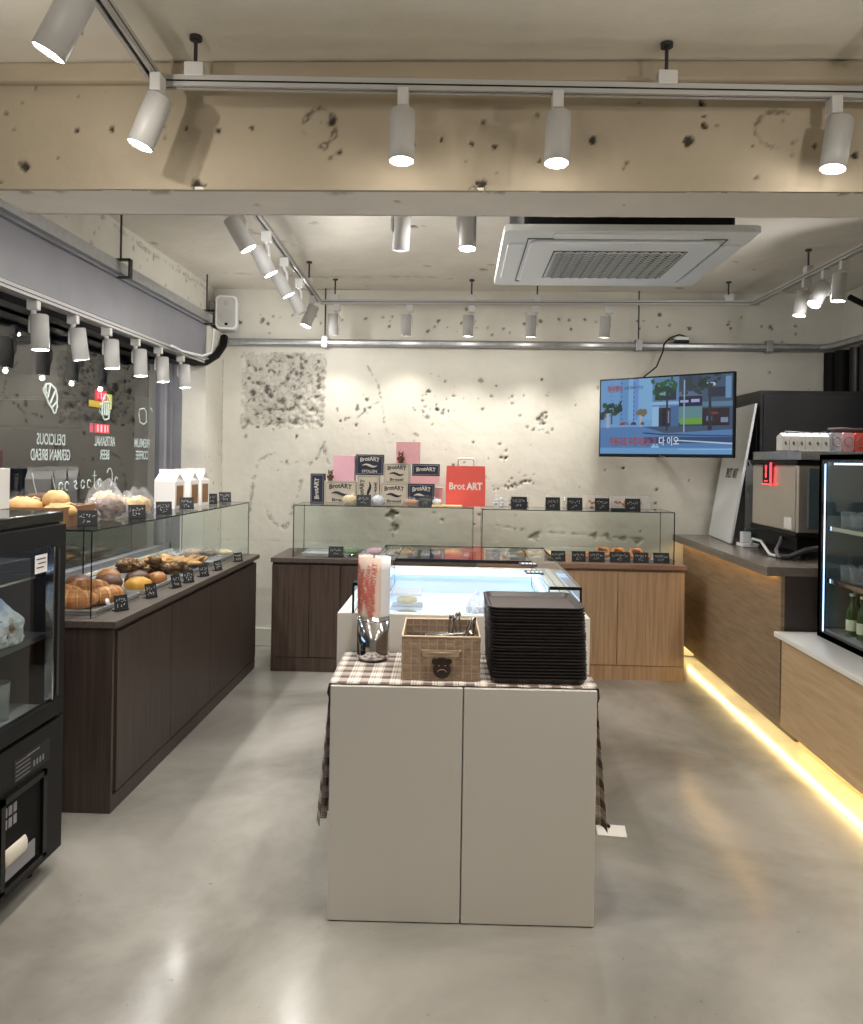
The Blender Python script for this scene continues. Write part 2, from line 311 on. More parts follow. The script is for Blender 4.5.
# ------------------------------------------------------------------ noise and plaster panels
def vnoise(x, y, s, seed):
    r = np.random.RandomState(seed); G = r.rand(256, 256); X = x / s; Y = y / s
    xi = np.floor(X).astype(int); yi = np.floor(Y).astype(int); fx = X - xi; fy = Y - yi
    fx = fx * fx * (3 - 2 * fx); fy = fy * fy * (3 - 2 * fy); g = lambda a, b: G[a % 256, b % 256]
    return (g(xi, yi) * (1 - fx) + g(xi + 1, yi) * fx) * (1 - fy) + (g(xi, yi + 1) * (1 - fx) + g(xi + 1, yi + 1) * fx) * fy
def fbm(x, y, s, seed, o=4):
    t = 0; a = 1; k = 0
    for i in range(o): t = t + a * vnoise(x, y, s / 2 ** i, seed + i); k += a; a *= .55
    return t / k
def panel(name, O, U_, V_, N_, w, h, step, m, pits=(), patches=(), lines=(), rough=.004, seed=1, thick=.12):
    """a plastered slab: a relief face on a solid box.  N_ points to the room."""
    O, U_, V_, N_ = map(Vector, (O, U_, V_, N_)); nu = int(w / step) + 1; nv = int(h / step) + 1
    u = np.linspace(0, w, nu); v = np.linspace(0, h, nv); UU, VV = np.meshgrid(u, v)
    D = (fbm(UU, VV, .5, seed) - .5) * rough * 2 + (fbm(UU, VV, .06, seed + 9) - .5) * rough * .6; Bm = np.zeros_like(D)
    wob = (fbm(UU, VV, .03, seed + 20) - .5)
    for (a, b_, c, d, dep) in patches:        # rough recessed rectangles
        e_ = np.minimum(np.minimum(UU - a, b_ - UU), np.minimum(VV - c, d - VV)) + wob * .05
        k = np.clip(e_ / .012, 0, 1); rn = fbm(UU, VV, .036, seed + 31, 4); rn2 = fbm(UU, VV, .02, seed + 35, 2)
        D += k * (-dep + (rn - .5) * .045 + (rn2 - .5) * .02)
        Bm = np.maximum(Bm, k * np.clip(.40 + (.42 - rn) * 3.6 + (rn2 - .5) * 1.3, .2, .95))
        Bm = np.maximum(Bm, .55 * np.clip(1 - abs(e_) / .008, 0, 1) * (wob > -.02))
    for (a, b_, r_, dep, dk) in pits:
        q = (UU - a) ** 2 + (VV - b_) ** 2; ii = q < (r_ * 3) ** 2
        if not ii.any(): continue
        dd = np.sqrt(q) / r_ + wob * 2.6; k = np.clip((1 - dd) * 3.0, 0, 1) * ii
        D -= k * dep; Bm = np.maximum(Bm, k * dk)
    for (pts, wd, dep, dk) in lines:
        best = np.full_like(D, 9.0)
        for (p, q) in zip(pts[:-1], pts[1:]):
            px, py = q[0] - p[0], q[1] - p[1]; L = px * px + py * py + 1e-9
            t = np.clip(((UU - p[0]) * px + (VV - p[1]) * py) / L, 0, 1)
            best = np.minimum(best, np.hypot(UU - p[0] - t * px, VV - p[1] - t * py))
        wv = best + wob * wd * 6; gate = np.clip((fbm(UU, VV, .07, seed + 50) - .36) * 6, 0, 1)
        k = np.clip(1.2 - abs(wv) / (wd * 1.1), 0, 1) * gate; D -= k * dep * .8; Bm = np.maximum(Bm, k * dk)
    P = (np.array(O)[None, None] + UU[..., None] * np.array(U_) + VV[..., None] * np.array(V_) + D[..., None] * np.array(N_)).reshape(-1, 3)
    idx = np.arange(nu * nv).reshape(nv, nu); a = idx[:-1, :-1].ravel(); b_ = idx[:-1, 1:].ravel(); c = idx[1:, 1:].ravel(); d = idx[1:, :-1].ravel()
    F = np.stack([a, b_, c, d], 1) if Vector(U_).cross(V_).dot(N_) > 0 else np.stack([a, d, c, b_], 1)
    F = F.tolist(); n0 = len(P)
    corners = [O, O + U_ * w, O + U_ * w + V_ * h, O + V_ * h]
    bk = [c_ - N_ * thick for c_ in corners]; fr = [c_ - N_ * .0 for c_ in corners]
    P = P.tolist() + [tuple(c_) for c_ in fr] + [tuple(c_) for c_ in bk]
    for i in range(4): j = (i + 1) % 4; F.append((n0 + i, n0 + j, n0 + 4 + j, n0 + 4 + i))
    F.append((n0 + 4, n0 + 5, n0 + 6, n0 + 7))
    me = bpy.data.meshes.new(name); me.from_pydata(P, [], F); me.materials.append(MATS[m])
    at = me.attributes.new('bare', 'FLOAT', 'POINT'); vals = np.zeros(len(P), dtype=np.float32); vals[:n0] = Bm.ravel(); at.data.foreach_set('value', vals)
    sm = [True] * (len(F) - 5) + [False] * 5; me.polygons.foreach_set('use_smooth', sm); me.update()
    o = bpy.data.objects.new(name, me); C.objects.link(o); return struct(o)

# ------------------------------------------------------------------ the shell
YB, ZC, ZF = 6.45, 2.93, 2.868
MB().box(-2.4, 3.2, -3.0, 6.6, -.1, 0).build('floor', 'concrete').__setitem__('kind', 'structure')
# back wall: u = x + 2.4, v = z
cl = []
for cx, cz, n_, sp in ((-.35, 1.98, 10, .09), (-.23, 1.99, 10, .08), (-.06, 2.05, 8, .1), (-.28, 1.88, 8, .07), (.33, 2.08, 9, .12), (.55, 1.98, 7, .12), (.66, 1.86, 10, .05), (.5, 1.38, 14, .06), (.36, 1.55, 5, .05),
                       (-.9, 1.95, 8, .1), (-.72, 1.9, 8, .12), (-1.5, 1.75, 5, .12), (-1.72, 1.9, 6, .2), (1.0, 2.1, 5, .3), (.1, 1.6, 8, .3), (1.2, 1.3, 4, .2), (-.1, 1.3, 6, .25), (.35, 1.32, 8, .05)):
    for _ in range(n_): cl.append((cx + 2.4 + rng.normal() * sp, cz + rng.normal() * sp * .7, rng.uniform(.006, .017), rng.uniform(.004, .012), rng.uniform(.5, 1)))
for _ in range(70): cl.append((rng.uniform(.4, 5.2), rng.uniform(.9, 2.4), rng.uniform(.004, .009), .005, rng.uniform(.3, .8)))
for _ in range(70): cl.append((rng.uniform(.4, 5.2), 2.66 + rng.normal() * .06, rng.uniform(.007, .014), .012, rng.uniform(.6, 1)))
cl += [(3.06, 1.86, .03, .01, .5), (-.55 + 2.4, 1.10, .035, .012, .6), (-.52 + 2.4, .98, .03, .012, .55), (1.22 + 2.4, .94, .03, .01, .5), (1.32 + 2.4, .925, .03, .01, .5), (1.1 + 2.4, .94, .03, .01, .5), (.62 + 2.4, .95, .04, .008, .55), (1.45 + 2.4, .92, .03, .01, .5), (-1.95 + 2.4, 1.15, .03, .01, .6)]
wl = lambda pts: [(x + 2.4, z) for x, z in pts]
ln = [(wl([(-.77, 2.31), (-.68, 2.16), (-.65, 2.03), (-.62, 1.84), (-.58, 1.68)]), .005, .004, .8), (wl([(-.85, 1.88), (-.74, 1.98), (-.64, 2.03)]), .006, .004, .6),
      (wl([(-1.53, 1.58), (-1.65, 1.52), (-1.70, 1.35), (-1.72, 1.15), (-1.75, .98)]), .009, .006, .55), (wl([(-1.53, 1.58), (-1.45, 1.48), (-1.36, 1.5), (-1.3, 1.53)]), .007, .004, .5),
      (wl([(-1.13, 1.66), (-1.17, 1.56), (-1.26, 1.47)]), .009, .006, .8), (wl([(-1.12, 1.66), (-1.08, 1.5), (-1.06, 1.42)]), .010, .006, .8), (wl([(-1.62, 1.18), (-1.52, 1.0), (-1.42, .96), (-1.36, 1.15), (-1.3, 1.35)]), .010, .007, .65),
      (wl([(-.56, 1.25), (-.55, 1.08), (-.54, .9)]), .014, .008, .8), (wl([(.15, 1.44), (.24, 1.4)]), .008, .005, .8),
      (wl([(-2.0, .86), (2.2, .86)]), .004, .003, .15), (wl([(.3, 1.02), (.6, .98), (1.0, .96), (1.5, .93)]), .006, .004, .5)]
panel('wall_back', (-2.4, YB, 0), (1, 0, 0), (0, 0, 1), (0, -1, 0), 5.6, ZC, .01, 'wall_plaster', cl, [(-1.80 + 2.4, -1.12 + 2.4, 1.80, 2.40, .014)], ln, .005, 3)
for x in np.arange(-2.3, 3.1, .9): pass
def rp(n_, w, h, lo=.006, hi=.014, s=5):
    r = np.random.RandomState(s); return [(r.uniform(0, w), r.uniform(0, h), r.uniform(lo, hi), .009, r.uniform(.5, 1)) for _ in range(n_)]
# ceiling behind the beam and in front of it
panel('ceiling', (-2.4, 2.9, ZC), (1, 0, 0), (0, 1, 0), (0, 0, -1), 5.6, 3.6, .025, 'ceiling_plaster', rp(60, 5.6, 3.6, .01, .03, 8), lines=[([(.9, .8), (1.1, 1.9), (1.3, 2.2)], .02, .006, .5), ([(.5, 3.0), (1.2, 3.1), (2.2, 3.05)], .02, .005, .35)], rough=.012, seed=40)
panel('ceiling_front', (-2.4, -3.0, ZF), (1, 0, 0), (0, 1, 0), (0, 0, -1), 5.6, 5.64, .05, 'ceiling_plaster', rough=.012, seed=50).name = 'ceiling'
# concrete beam across the room, notched over the steel lintel on the left
bf = [(-1.02, 2.66, .012), (-1.32, 2.65, .010), (-1.2, 2.655, .010), (-.94, 2.655, .012), (-.83, 2.65, .014), (-.72, 2.66, .009), (-.22, 2.72, .014), (-.21, 2.65, .013), (-.17, 2.60, .012), (-.08, 2.62, .012), (.02, 2.61, .014), (.1, 2.6, .010),
      (.42, 2.62, .016), (.78, 2.74, .015), (.79, 2.70, .013), (.79, 2.67, .015), (.74, 2.62, .022), (.95, 2.6, .014), (1.15, 2.6, .016), (1.22, 2.62, .013), (1.28, 2.57, .013), (-.42, 2.58, .018), (-.45, 2.68, .02), (.25, 2.55, .014), (-1.5, 2.52, .03), (-.9, 2.47, .03), (.05, 2.46, .035)]
bpits = [(x + 1.64, z - 2.45, r * .68, .010, .95) for x, z, r in bf] + [(x, z, r * .7, d, k * .8) for x, z, r, d, k in rp(60, 4.8, .42, .005, .011, 77)]
blines = [([(a + 1.64 + .055 * math.cos(t), b - 2.45 + .065 * math.sin(t)) for t in np.linspace(0, 6.28, 14)], .006, .006, .75) for a, b in ((-.49, 2.66),)] + \
         [([(1.03 + 1.64 + .075 * math.cos(t), 2.655 - 2.45 + .06 * math.sin(t)) for t in np.linspace(0, 6.28, 14)], .005, .006, .6)]
panel('ceiling_beam', (-1.64, 2.64, 2.45), (1, 0, 0), (0, 0, 1), (0, -1, 0), 4.84, .40, .0075, 'beam_plaster_shaded', bpits, (), blines, .005, 60, .018).name = 'ceiling_beam'
o = MB().box(-1.638, 3.2, 2.67, 2.90, 2.47, 2.93).build('ceiling_beam', 'beam_plaster_shaded'); struct(o)
sp_ = [(x, y, r, .008, .6) for x, y, r in ((.12, .02, .03), (.25, .01, .025), (.6, .02, .03), (1.2, .01, .05), (1.75, .015, .03), (2.9, .02, .02), (1.4, .12, .012), (2.2, .14, .01), (.9, .16, .012))]
panel('ceiling_beam', (-1.64, 2.648, 2.4505), (1, 0, 0), (0, 1, 0), (0, 0, -1), 4.84, .268, .01, 'soffit_plaster_lit', sp_, (), (), .005, 64, .012)
panel('ceiling_beam', (-1.64, 2.92, 2.45), (1, 0, 0), (0, 0, 1), (0, 1, 0), 4.84, .48, .03, 'soffit_plaster_lit', (), (), (), .004, 66, .001)
struct(MB().box(-2.4, -1.64, 2.64, 2.92, 2.70, 2.93).build('ceiling_beam', 'soffit_plaster_lit'))
o = MB().box(-2.4, 3.2, 2.605, 2.645, 2.80, 2.868).build('trim_1', 'beam_plaster_shaded', bevel=.012); struct(o)
# left: upper wall, steel lintel, pillar, parapet, window
panel('wall_left', (-2.05, 2.9, 2.55), (0, 1, 0), (0, 0, 1), (1, 0, 0), 3.6, .40, .0125, 'wall_plaster', rp(60, 3.6, .38, .006, .016, 21), (), [([(1.2, .36), (2.2, .33), (3.4, .34)], .008, .006, .5)], .008, 70, .35)
panel('wall_left', (-2.05, -3.0, 2.55), (0, 1, 0), (0, 0, 1), (1, 0, 0), 5.64, .40, .05, 'wall_plaster', (), (), (), .008, 72, .35)
panel('wall_left', (-2.4, 6.0, 0), (1, 0, 0), (0, 0, 1), (0, -1, 0), .44, 2.56, .0125, 'wall_plaster', rp(14, .44, 2.3, .005, .012, 5), (), (), .005, 74, .015)
panel('wall_left', (-1.96, 6.0, 0), (0, 1, 0), (0, 0, 1), (1, 0, 0), .46, 2.56, .0125, 'wall_plaster', rp(22, .46, 2.3, .005, .012, 6), (), [([(.0, .9), (.02, 1.5), (.0, 2.2)], .008, .006, .5), ([(.44, .2), (.43, 1.4), (.44, 2.4)], .007, .005, .5)], .005, 76, .015)
struct(MB().box(-2.4, -1.985, 6.025, 6.45, 0, 2.555).build('wall_left', 'wall_plaster'))
struct(MB().box(-2.4, -2.19, -3.0, 6.0, 0, .84).build('wall_left', 'wall_plaster'))
o = MB().box(-2.2, -1.955, -3.0, 5.97, 2.29, 2.55).box(-2.2, -1.93, -3.0, 5.97, 2.545, 2.56).box(-2.2, -1.93, -3.0, 5.97, 2.285, 2.297).build('steel_lintel', 'grey_steel'); struct(o)
o = MB().box(-1.95, -1.905, -3.0, 5.99, 2.565, 2.625).box(-1.952, -1.90, -3.0, 5.99, 2.561, 2.567).build('trim_2', 'galvanised'); struct(o)
struct(MB().box(-2.42, -2.1, -3.0, 6.0, 2.25, 2.29).build('trim_3', 'black_metal'))
# right wall and the wall behind the camera
panel('wall_right', (3.05, -3.0, 0), (0, 1, 0), (0, 0, 1), (-1, 0, 0), 9.6, ZC, .05, 'wall_plaster', rp(30, 9.6, 2.9, .01, .02, 9), (), (), .006, 80)
panel('wall_front', (-2.4, -3.0, 0), (1, 0, 0), (0, 0, 1), (0, 1, 0), 5.6, ZC, .05, 'wall_plaster', (), (), (), .006, 82)
struct(MB().box(-1.95, 3.05, 6.425, 6.45, 0, .145).build('baseboard_back', 'wall_plaster', bevel=.004))

# window 1 (big pane) and window 2 (narrow pane beside the jamb)
def window(name, y0, y1, mull):
    w = bpy.data.objects.new(name, None); C.objects.link(w); struct(w)
    g = MB().box(-2.246, -2.234, y0, y1, .88, 2.27).build('window_pane', 'shop_glass', w)
    f = MB().box(-2.27, -2.2, y0, y1, .84, .88).box(-2.27, -2.2, y0, y1, 2.25, 2.29)
    for y, t in mull: f.box(-2.27, -2.2, y, y + t, .84, 2.29)
    f.build('window_frame', 'grey_steel', w); return w
window('window_1', -3.0, 5.80, [(5.80, .05), (-3, .06), (1.2, .05)])
window('window_2', 5.86, 5.97, [(5.93, .035)])
struct(MB().box(-2.22, -2.14, 5.985, 6.0, .84, 2.29).build('trim_4', 'grey_steel'))

# vinyl lettering on the window, reads from the street (mirrored from inside)
WT = lambda y, z: Matrix.Translation((-2.2475, y, z)) @ Matrix(((0, 0, -1, 0), (-1, 0, 0, 0), (0, 1, 0, 0), (0, 0, 0, 1)))
def vinyl(label, y, rows, z0, icon=None):
    t = thing('window_lettering', label, 'sign', (0, 0, 0))
    for i, (s_, w_) in enumerate(rows): font('lettering', s_, .062, 'letter_white', t, WT(y, z0 - i * .085), width=w_, bold=.012)
    if icon: icon(t, y)
def line_icon(t, name, loops, lines, wd):
    m_ = MB()
    for L_ in loops: m_.tube([(-2.2485, y, z) for y, z in L_ + [L_[0]]], wd, 6)
    for L_ in lines: m_.tube([(-2.2485, y, z) for y, z in L_], wd, 6)
    m_.build(name, 'letter_white', t)
def croissant_icon(t, y):
    line_icon(t, 'croissant_icon', [[(4.177, 1.896), (4.203, 1.927), (4.249, 1.933), (4.305, 1.908), (4.325, 1.871), (4.321, 1.836), (4.327, 1.813), (4.309, 1.778), (4.291, 1.772), (4.271, 1.799), (4.233, 1.825), (4.205, 1.861), (4.183, 1.883)]],
              [[(4.203, 1.927), (4.201, 1.889), (4.215, 1.875)], [(4.249, 1.933), (4.224, 1.853)], [(4.305, 1.903), (4.252, 1.827)], [(4.322, 1.841), (4.271, 1.804)]], .005)
def mug_icon(t, y):
    line_icon(t, 'mug_icon', [[(4.875, 1.872), (4.889, 1.905), (4.905, 1.92), (4.924, 1.932), (4.949, 1.921), (4.972, 1.906), (4.986, 1.88), (4.983, 1.824), (4.972, 1.779), (4.923, 1.768), (4.893, 1.78), (4.877, 1.812)]],
              [[(4.875, 1.872), (4.847, 1.859), (4.844, 1.815), (4.878, 1.798)], [(4.89, 1.882), (4.97, 1.885)], [(4.907, 1.868), (4.909, 1.797)], [(4.934, 1.87), (4.936, 1.797)], [(4.957, 1.87), (4.957, 1.80)]], .0055)
def cup_icon(t, y):
    line_icon(t, 'cup_icon', [[(5.462, 1.871), (5.538, 1.882), (5.576, 1.86), (5.579, 1.785), (5.533, 1.768), (5.466, 1.78), (5.442, 1.84)]], [[(5.648, 1.896), (5.688, 1.867)]], .0045)
vinyl('white vinyl bread lettering with croissant outline on the window glass', 4.27, [('DELICIOUS', .30), ('GERMAN BREAD', .42)], 1.625, croissant_icon)
vinyl('white vinyl beer lettering with mug outline on the window glass', 4.925, [('ARTISANAL', .29), ('BEER', .13)], 1.63, mug_icon)
vinyl('white vinyl coffee lettering with cup outline near the window edge', 5.515, [('PREMIUM', .27), ('COFFEE', .22)], 1.63, cup_icon)
t = thing('window_lettering', 'white cursive vinyl line low on the window behind the bread', 'sign')
m_ = MB(); rr = random.Random(4)
def wline(pts): m_.tube([(-2.2485, y, z) for y, z in pts], .0032, 5)
for y0, kind in ((4.10, 'l'), (4.30, 'l'), (4.38, 'o'), (4.45, 'e'), (4.55, 's'), (4.64, 'o'), (4.72, 'e'), (4.79, 't'), (4.86, 'o'), (5.0, 'C'), (5.1, 'u')):
    z0 = 1.335 + (y0 - 4.1) * .02
    if kind == 'l': wline([(y0 - .02, z0 + .11), (y0, z0 + .05), (y0 + .03, z0 - .01)])
    elif kind == 't': wline([(y0, z0 + .10), (y0, z0), (y0 + .02, z0 - .01)]); wline([(y0 - .025, z0 + .07), (y0 + .025, z0 + .07)])
    elif kind == 'C': wline([(y0 + .04 * math.cos(a), z0 + .05 + .06 * math.sin(a)) for a in np.linspace(-1.2, 2.6, 9)])
    elif kind == 's': wline([(y0 - .02, z0 + .04), (y0, z0 + .05), (y0 + .018, z0 + .035), (y0 - .01, z0 + .02), (y0 + .01, z0), (y0 + .03, z0 + .005)])
    else: wline([(y0 + .021 * math.cos(a), z0 + .023 + .025 * math.sin(a)) for a in np.linspace(.4, 6.0 if kind == 'o' else 5.2, 11)])
m_.build('lettering', 'letter_white', t)

# ------------------------------------------------------------------ outside at night
struct(MB().box(-9, -2.45, -6, 24, -.2, -.12).build('pavement', 'pave'))
fa = thing('building', 'dark building across the street seen through the shop window', 'building', (-9, 8, -.1))
MB().box(-1, 0, -14, 16, 0, 9).build('facade', 'facade', fa)
for k in range(9):
    MB().box(-.02, .03, -12 + k * 3.1, -10.4 + k * 3.1, 3.3, 4.9).build('window', 'warm_window' if k in (3,) else 'facade_window', fa)
def street_sign(y, z, w, h, cols, label):
    t = thing('street_sign', label, 'sign', (-6.9, y, z))
    MB().box(-.12, 0, -w / 2, w / 2, -h / 2, h / 2).build('housing', 'black_metal', t)
    m_ = MB(); ms = []
    for (a, b_, c, d, col) in cols:
        nm = 'sign_%s' % (col,); 
        if nm not in MATS: mat(nm, col, .5, emit=.7, ecol=col)
        if nm not in ms: ms.append(nm)
        m_.box(0, .01, -w / 2 + a * w, -w / 2 + b_ * w, -h / 2 + c * h, -h / 2 + d * h, ms.index(nm))
    m_.build('sign_face', ms, t)
    MB().box(-2.1, -.1, -.03, .03, -.03, .03).build('bracket', 'black_metal', t)
street_sign(14.9, 2.61, .95, .34, [(0, .3, 0, .35, (230, 190, 40)), (.3, .78, 0, .35, (240, 200, 40)), (.78, 1, 0, .85, (225, 220, 60)), (.25, .75, .38, 1, (235, 40, 60)), (.34, .42, .5, .9, (240, 235, 245)), (.48, .54, .45, .9, (240, 235, 245)), (.6, .7, .5, .85, (240, 235, 245))], 'red and yellow lit sign across the street beside the mug lettering')
street_sign(14.95, 2.05, .95, .20, [(0, .12, .05, .9, (240, 70, 110)), (.2, .85, .05, .9, (235, 60, 80)), (.3, .36, .15, .8, (250, 240, 245)), (.45, .52, .15, .8, (250, 240, 245)), (.62, .68, .15, .8, (250, 240, 245)), (.75, .8, .2, .8, (250, 240, 245))], 'smaller red and white lit sign under the yellow one across the street')

# ------------------------------------------------------------------ track lights
def lighting_track(label, a, b, rods, ztop=None):
    a, b = Vector(a), Vector(b); d = b - a; L = d.length; ang = math.atan2(d.y, d.x); inc = math.atan2(d.z, math.hypot(d.x, d.y))
    t = thing('lighting_track', label, 'lighting track', a, ang, 'ceiling lighting tracks')
    M = Matrix.Rotation(-inc, 4, 'Y')
    MB().box(0, L, -.017, .017, 0, .022, 0, M).box(0, L, -.017, -.006, -.012, 0, 0, M).box(0, L, .006, .017, -.012, 0, 0, M).build('rail', 'lamp_grey', t)
    MB().box(.01, L - .01, -.0058, .0058, -.004, -.0005, 0, M).box(.01, L - .01, -.0178, .0178, .001, .006, 0, M).build('conductor_slot', 'black_metal', t)
    for r_ in rods:
        z0 = math.sin(inc) * r_
        MB().tube([(r_, 0, z0 + .02), (r_, 0, (ztop or ZC) - a.z)], .006, 8).lathe([(.02, -.012), (.02, 0)], (r_, 0, (ztop or ZC) - a.z), 10).build('hanger_rod', 'dark_steel', t)
        MB().box(r_ - .03, r_ + .03, -.022, .022, z0 + .018, z0 + .062).build('hanger_bracket', 'white_metal', t, bevel=.003)
    return t
lighting_track('white track across the front of the concrete beam', (-.96, 2.45, 2.718), (1.9, 2.55, 2.712), [.11, 1.59, 2.8], ZF)
lighting_track('white track running from the beam corner toward the camera side', (-.97, 2.42, 2.725), (-.80, -.6, 2.725), [.9], ZF)
lighting_track('white track along the top of the plaster back wall', (-1.09, 6.05, 2.745), (2.24, 6.05, 2.765), [.11, 1.16, 1.66, 3.1])
lighting_track('white left branch track with five lamps under the rear ceiling', (-1.10, 6.03, 2.748), (-.99, 2.98, 2.748), [.5, 2.3])
lighting_track('white right branch track with three lamps above the counter', (2.19, 6.03, 2.76), (2.24, 3.0, 2.76), [.9, 2.4])
lighting_track('white short track hidden behind the beam above the centre aisle', (-.6, 3.6, 2.76), (.4, 3.6, 2.76), [.2, .8])
lighting_track('white track fixed under the grey steel lintel by the window', (-1.95, .5, 2.262), (-1.95, 5.95, 2.262), [])

PIV = Vector((0, .048, -.105))
def spotlight(loc, az, tilt, tdir, label, lit=True, power=1.0, tint=None, arm=.10):
    """az: direction of the side arm; tilt: degrees off vertical toward tdir (world azimuth)"""
    t = thing('track_spotlight', label, 'spotlight', loc, R(az), 'white cylindrical track spotlights')
    MB().box(-.017, .017, -.026, .026, -.055, 0).build('adapter', 'white_metal', t, bevel=.004)
    MB().lathe([(.012, -.07), (.012, -.05)], n=10).tube([(0, 0, -.066), (0, .005, -.076), (0, .014, -.09), (0, .016, -.10), (0, .016, -.15)], [.008, .009, .009, .009, .009], 8).box(-.011, .011, .011, .018, -.16, -.1).build('arm', 'white_metal', t, bevel=.001)
    h = MB(); r = .0395
    h.lathe([(r - .004, .052), (r, .048), (r, -.108), (r - .004, -.11), (r - .005, -.098), (.0, -.097)], n=32, cap=False); h.lathe([(0, .052), (r - .004, .052)], n=32, cap=False)
    hd = h.build('lamp_head', 'lamp_grey', t); hd.location = (0, -.029, -.128)
    a = R(tdir - az); hd.rotation_euler = (Matrix.Rotation(a, 4, 'Z') @ Matrix.Rotation(-R(tilt), 4, 'Y') @ Matrix.Rotation(-a, 4, 'Z')).to_euler()
    if True:
        MB().lathe([(0, -.1065), (r - .0055, -.1065)], n=32, cap=False).build('lens', 'lamp_lens' if lit else 'lens_off', hd)
    if lit:
        L = bpy.data.lights.new('lamp_light', 'SPOT'); L.energy = SPOT_W * power; L.color = tint or LAMP_COL; L.spot_size = R(100); L.spot_blend = .85; L.shadow_soft_size = .035
        lo = bpy.data.objects.new('lamp_light', L); C.objects.link(lo); lo.parent = hd; lo.location = (0, 0, -.125)
        L2 = bpy.data.lights.new('added_fill', 'POINT'); L2.energy = SPOT_W * power * CEILING_FILL * (.14 if 2.3 < loc[1] < 2.56 else .15 if loc[1] > 5.9 else .6 if loc[0] < -1.9 else 1); L2.color = L.color; L2.shadow_soft_size = .012  # extra point light added below the lens to brighten the ceilings
        l2 = bpy.data.objects.new('added_fill', L2); C.objects.link(l2); l2.parent = hd; l2.location = (0, 0, -.128)
    return t
# tdir: world azimuth (0 = +x, 90 = +y) the beam leans to
WARM = (1, .93, .83)
spotlight((-.935, 1.86, 2.72), 0, 28, 180, 'large white spotlight cut by the top edge, nearest the upper left corner', tint=WARM)
spotlight((-.94, 2.38, 2.71), 0, 20, 195, 'white spotlight hanging tilted from the front track corner', tint=WARM)
spotlight((-.195, 2.475, 2.708), 0, 4, 270, 'lit white spotlight in front of the beam, above the pink and navy boxes', tint=WARM)
spotlight((.288, 2.49, 2.706), 0, 6, 250, 'lit white spotlight in front of the beam, above the ceiling cassette corner', tint=WARM)
spotlight((1.155, 2.52, 2.702), 0, 10, 200, 'lit white spotlight in front of the beam, rightmost on the front track', tint=WARM)
for i, (x, y, tl, lit, lb) in enumerate(((-1.02, 3.62, 30, True, 'first lit spotlight of the left branch track, nearest the beam'), (-1.035, 4.12, 30, True, 'second lit spotlight of the left branch track'),
                       (-1.06, 4.66, 30, True, 'third lit spotlight of the left branch track, in front of the unlit face'), (-1.083, 5.2, 28, False, 'spotlight with hidden lens, fourth on the left branch track'))):
    spotlight((x, y, 2.735), -90, tl, 15, lb, lit, .8)
spotlight((-1.10, 5.75, 2.735), 0, 22, 200, 'spotlight leaning to the window at the far end of the left branch track')
for i, (x, p_, tl, tdr) in enumerate(((-.964, .7, 12, 90), (-.402, .7, 12, 90), (.074, 1.2, 5, 85), (.554, 1.2, 5, 85), (1.114, 1.0, 6, 100))):
    spotlight((x, 6.05, 2.735), -90, tl, tdr, '%s spotlight from the left along the back wall track' % ('first', 'second', 'third', 'fourth', 'fifth')[i], True, p_ * .62, (1, .95, .86))
spotlight((-.31, 3.6, 2.745), 90, 24, 100, 'unlit-looking spotlight tilted away under the rear ceiling, left of its pair', True, .5)
spotlight((-.01, 3.6, 2.745), 90, 6, 270, 'lit spotlight under the rear ceiling, left of the ceiling cassette')
spotlight((2.205, 5.15, 2.745), -90, 8, 180, 'lit spotlight nearest the back wall on the right branch track', True, .5)
spotlight((2.215, 4.9, 2.745), -90, 34, 205, 'strongly tilted spotlight in the middle of the right branch track', True, .6)
spotlight((2.22, 4.68, 2.745), -90, 4, 180, 'upright lit spotlight closest to the camera on the right branch track', True, .5)
for i, y in enumerate((3.56, 3.93, 4.31, 4.70, 5.06, 5.47)):
    spotlight((-1.967, y, 2.262), 90, 3 if i != 1 else 9, 0 if i != 1 else 60, '%s spotlight from the camera under the steel lintel by the window' % ('first', 'second', 'third', 'fourth', 'fifth', 'sixth')[i], True, .55, (1, .96, .92))
# lamps and a track added out of view to light the front of the shop
for x, y, z in ((-.90, 1.0, 2.735), (-.86, .2, 2.735), (1.75, 2.54, 2.73)):
    spotlight((x, y, z), 0, 12, 0 if x < 0 else 200, 'added track spotlight above the camera, unseen outside the frame', tint=WARM)
lighting_track('added unseen white track overhead on the camera side, right half', (1.2, 2.3, 2.745), (1.2, -1.6, 2.745), [.8, 3], ZF)
for y in (1.6, .7, -.3): spotlight((1.2, y, 2.735), 0, 10, 180, 'added track spotlight above the camera on the right, unseen outside the frame', tint=WARM)
for y in (2.2, 3.0): spotlight((-1.95, y, 2.25), 180, 3, 0, 'added spotlight under the steel lintel, unseen outside the frame', True, .5)

# ------------------------------------------------------------------ ceiling cassette
t = thing('ceiling_air_conditioner', 'large white four-way ceiling cassette with black body above the aisle', 'air conditioner', (.66, 3.58, 2.45))
MB().rbox(-.5, .5, -.48, .48, 0, .028, .03, 0).build('panel_frame', 'white_plastic', t, bevel=.004)
MB().rbox(-.42, .42, -.42, .42, .04, .30, .03, 0).build('body', 'black_plastic', t)
v = MB()
for (a, b_, c, d) in ((-.30, .30, -.455, -.385), (-.30, .30, .385, .455), (-.475, -.405, -.30, .30), (.405, .475, -.30, .30)): v.rbox(a, b_, c, d, -.006, .002, .012)
v.build('louvre', 'white_plastic', t, bevel=.002)
MB().rbox(-.385, .385, -.365, .365, -.014, .002, .05, n=6).build('intake_panel', 'white_plastic', t, bevel=.004)
g = MB()
for i in range(25):
    a = -.27 + i * .0225
    g.box(a - .002, a + .002, -.235, .235, -.0175, -.016)
for i in range(16):
    a = -.225 + i * .03; g.tube([(-.275 + k * .0225, a + .012 * (-1) ** k, -.0185) for k in range(25)], .0034, 5)
g.build('intake_grille', 'white_plastic', t)
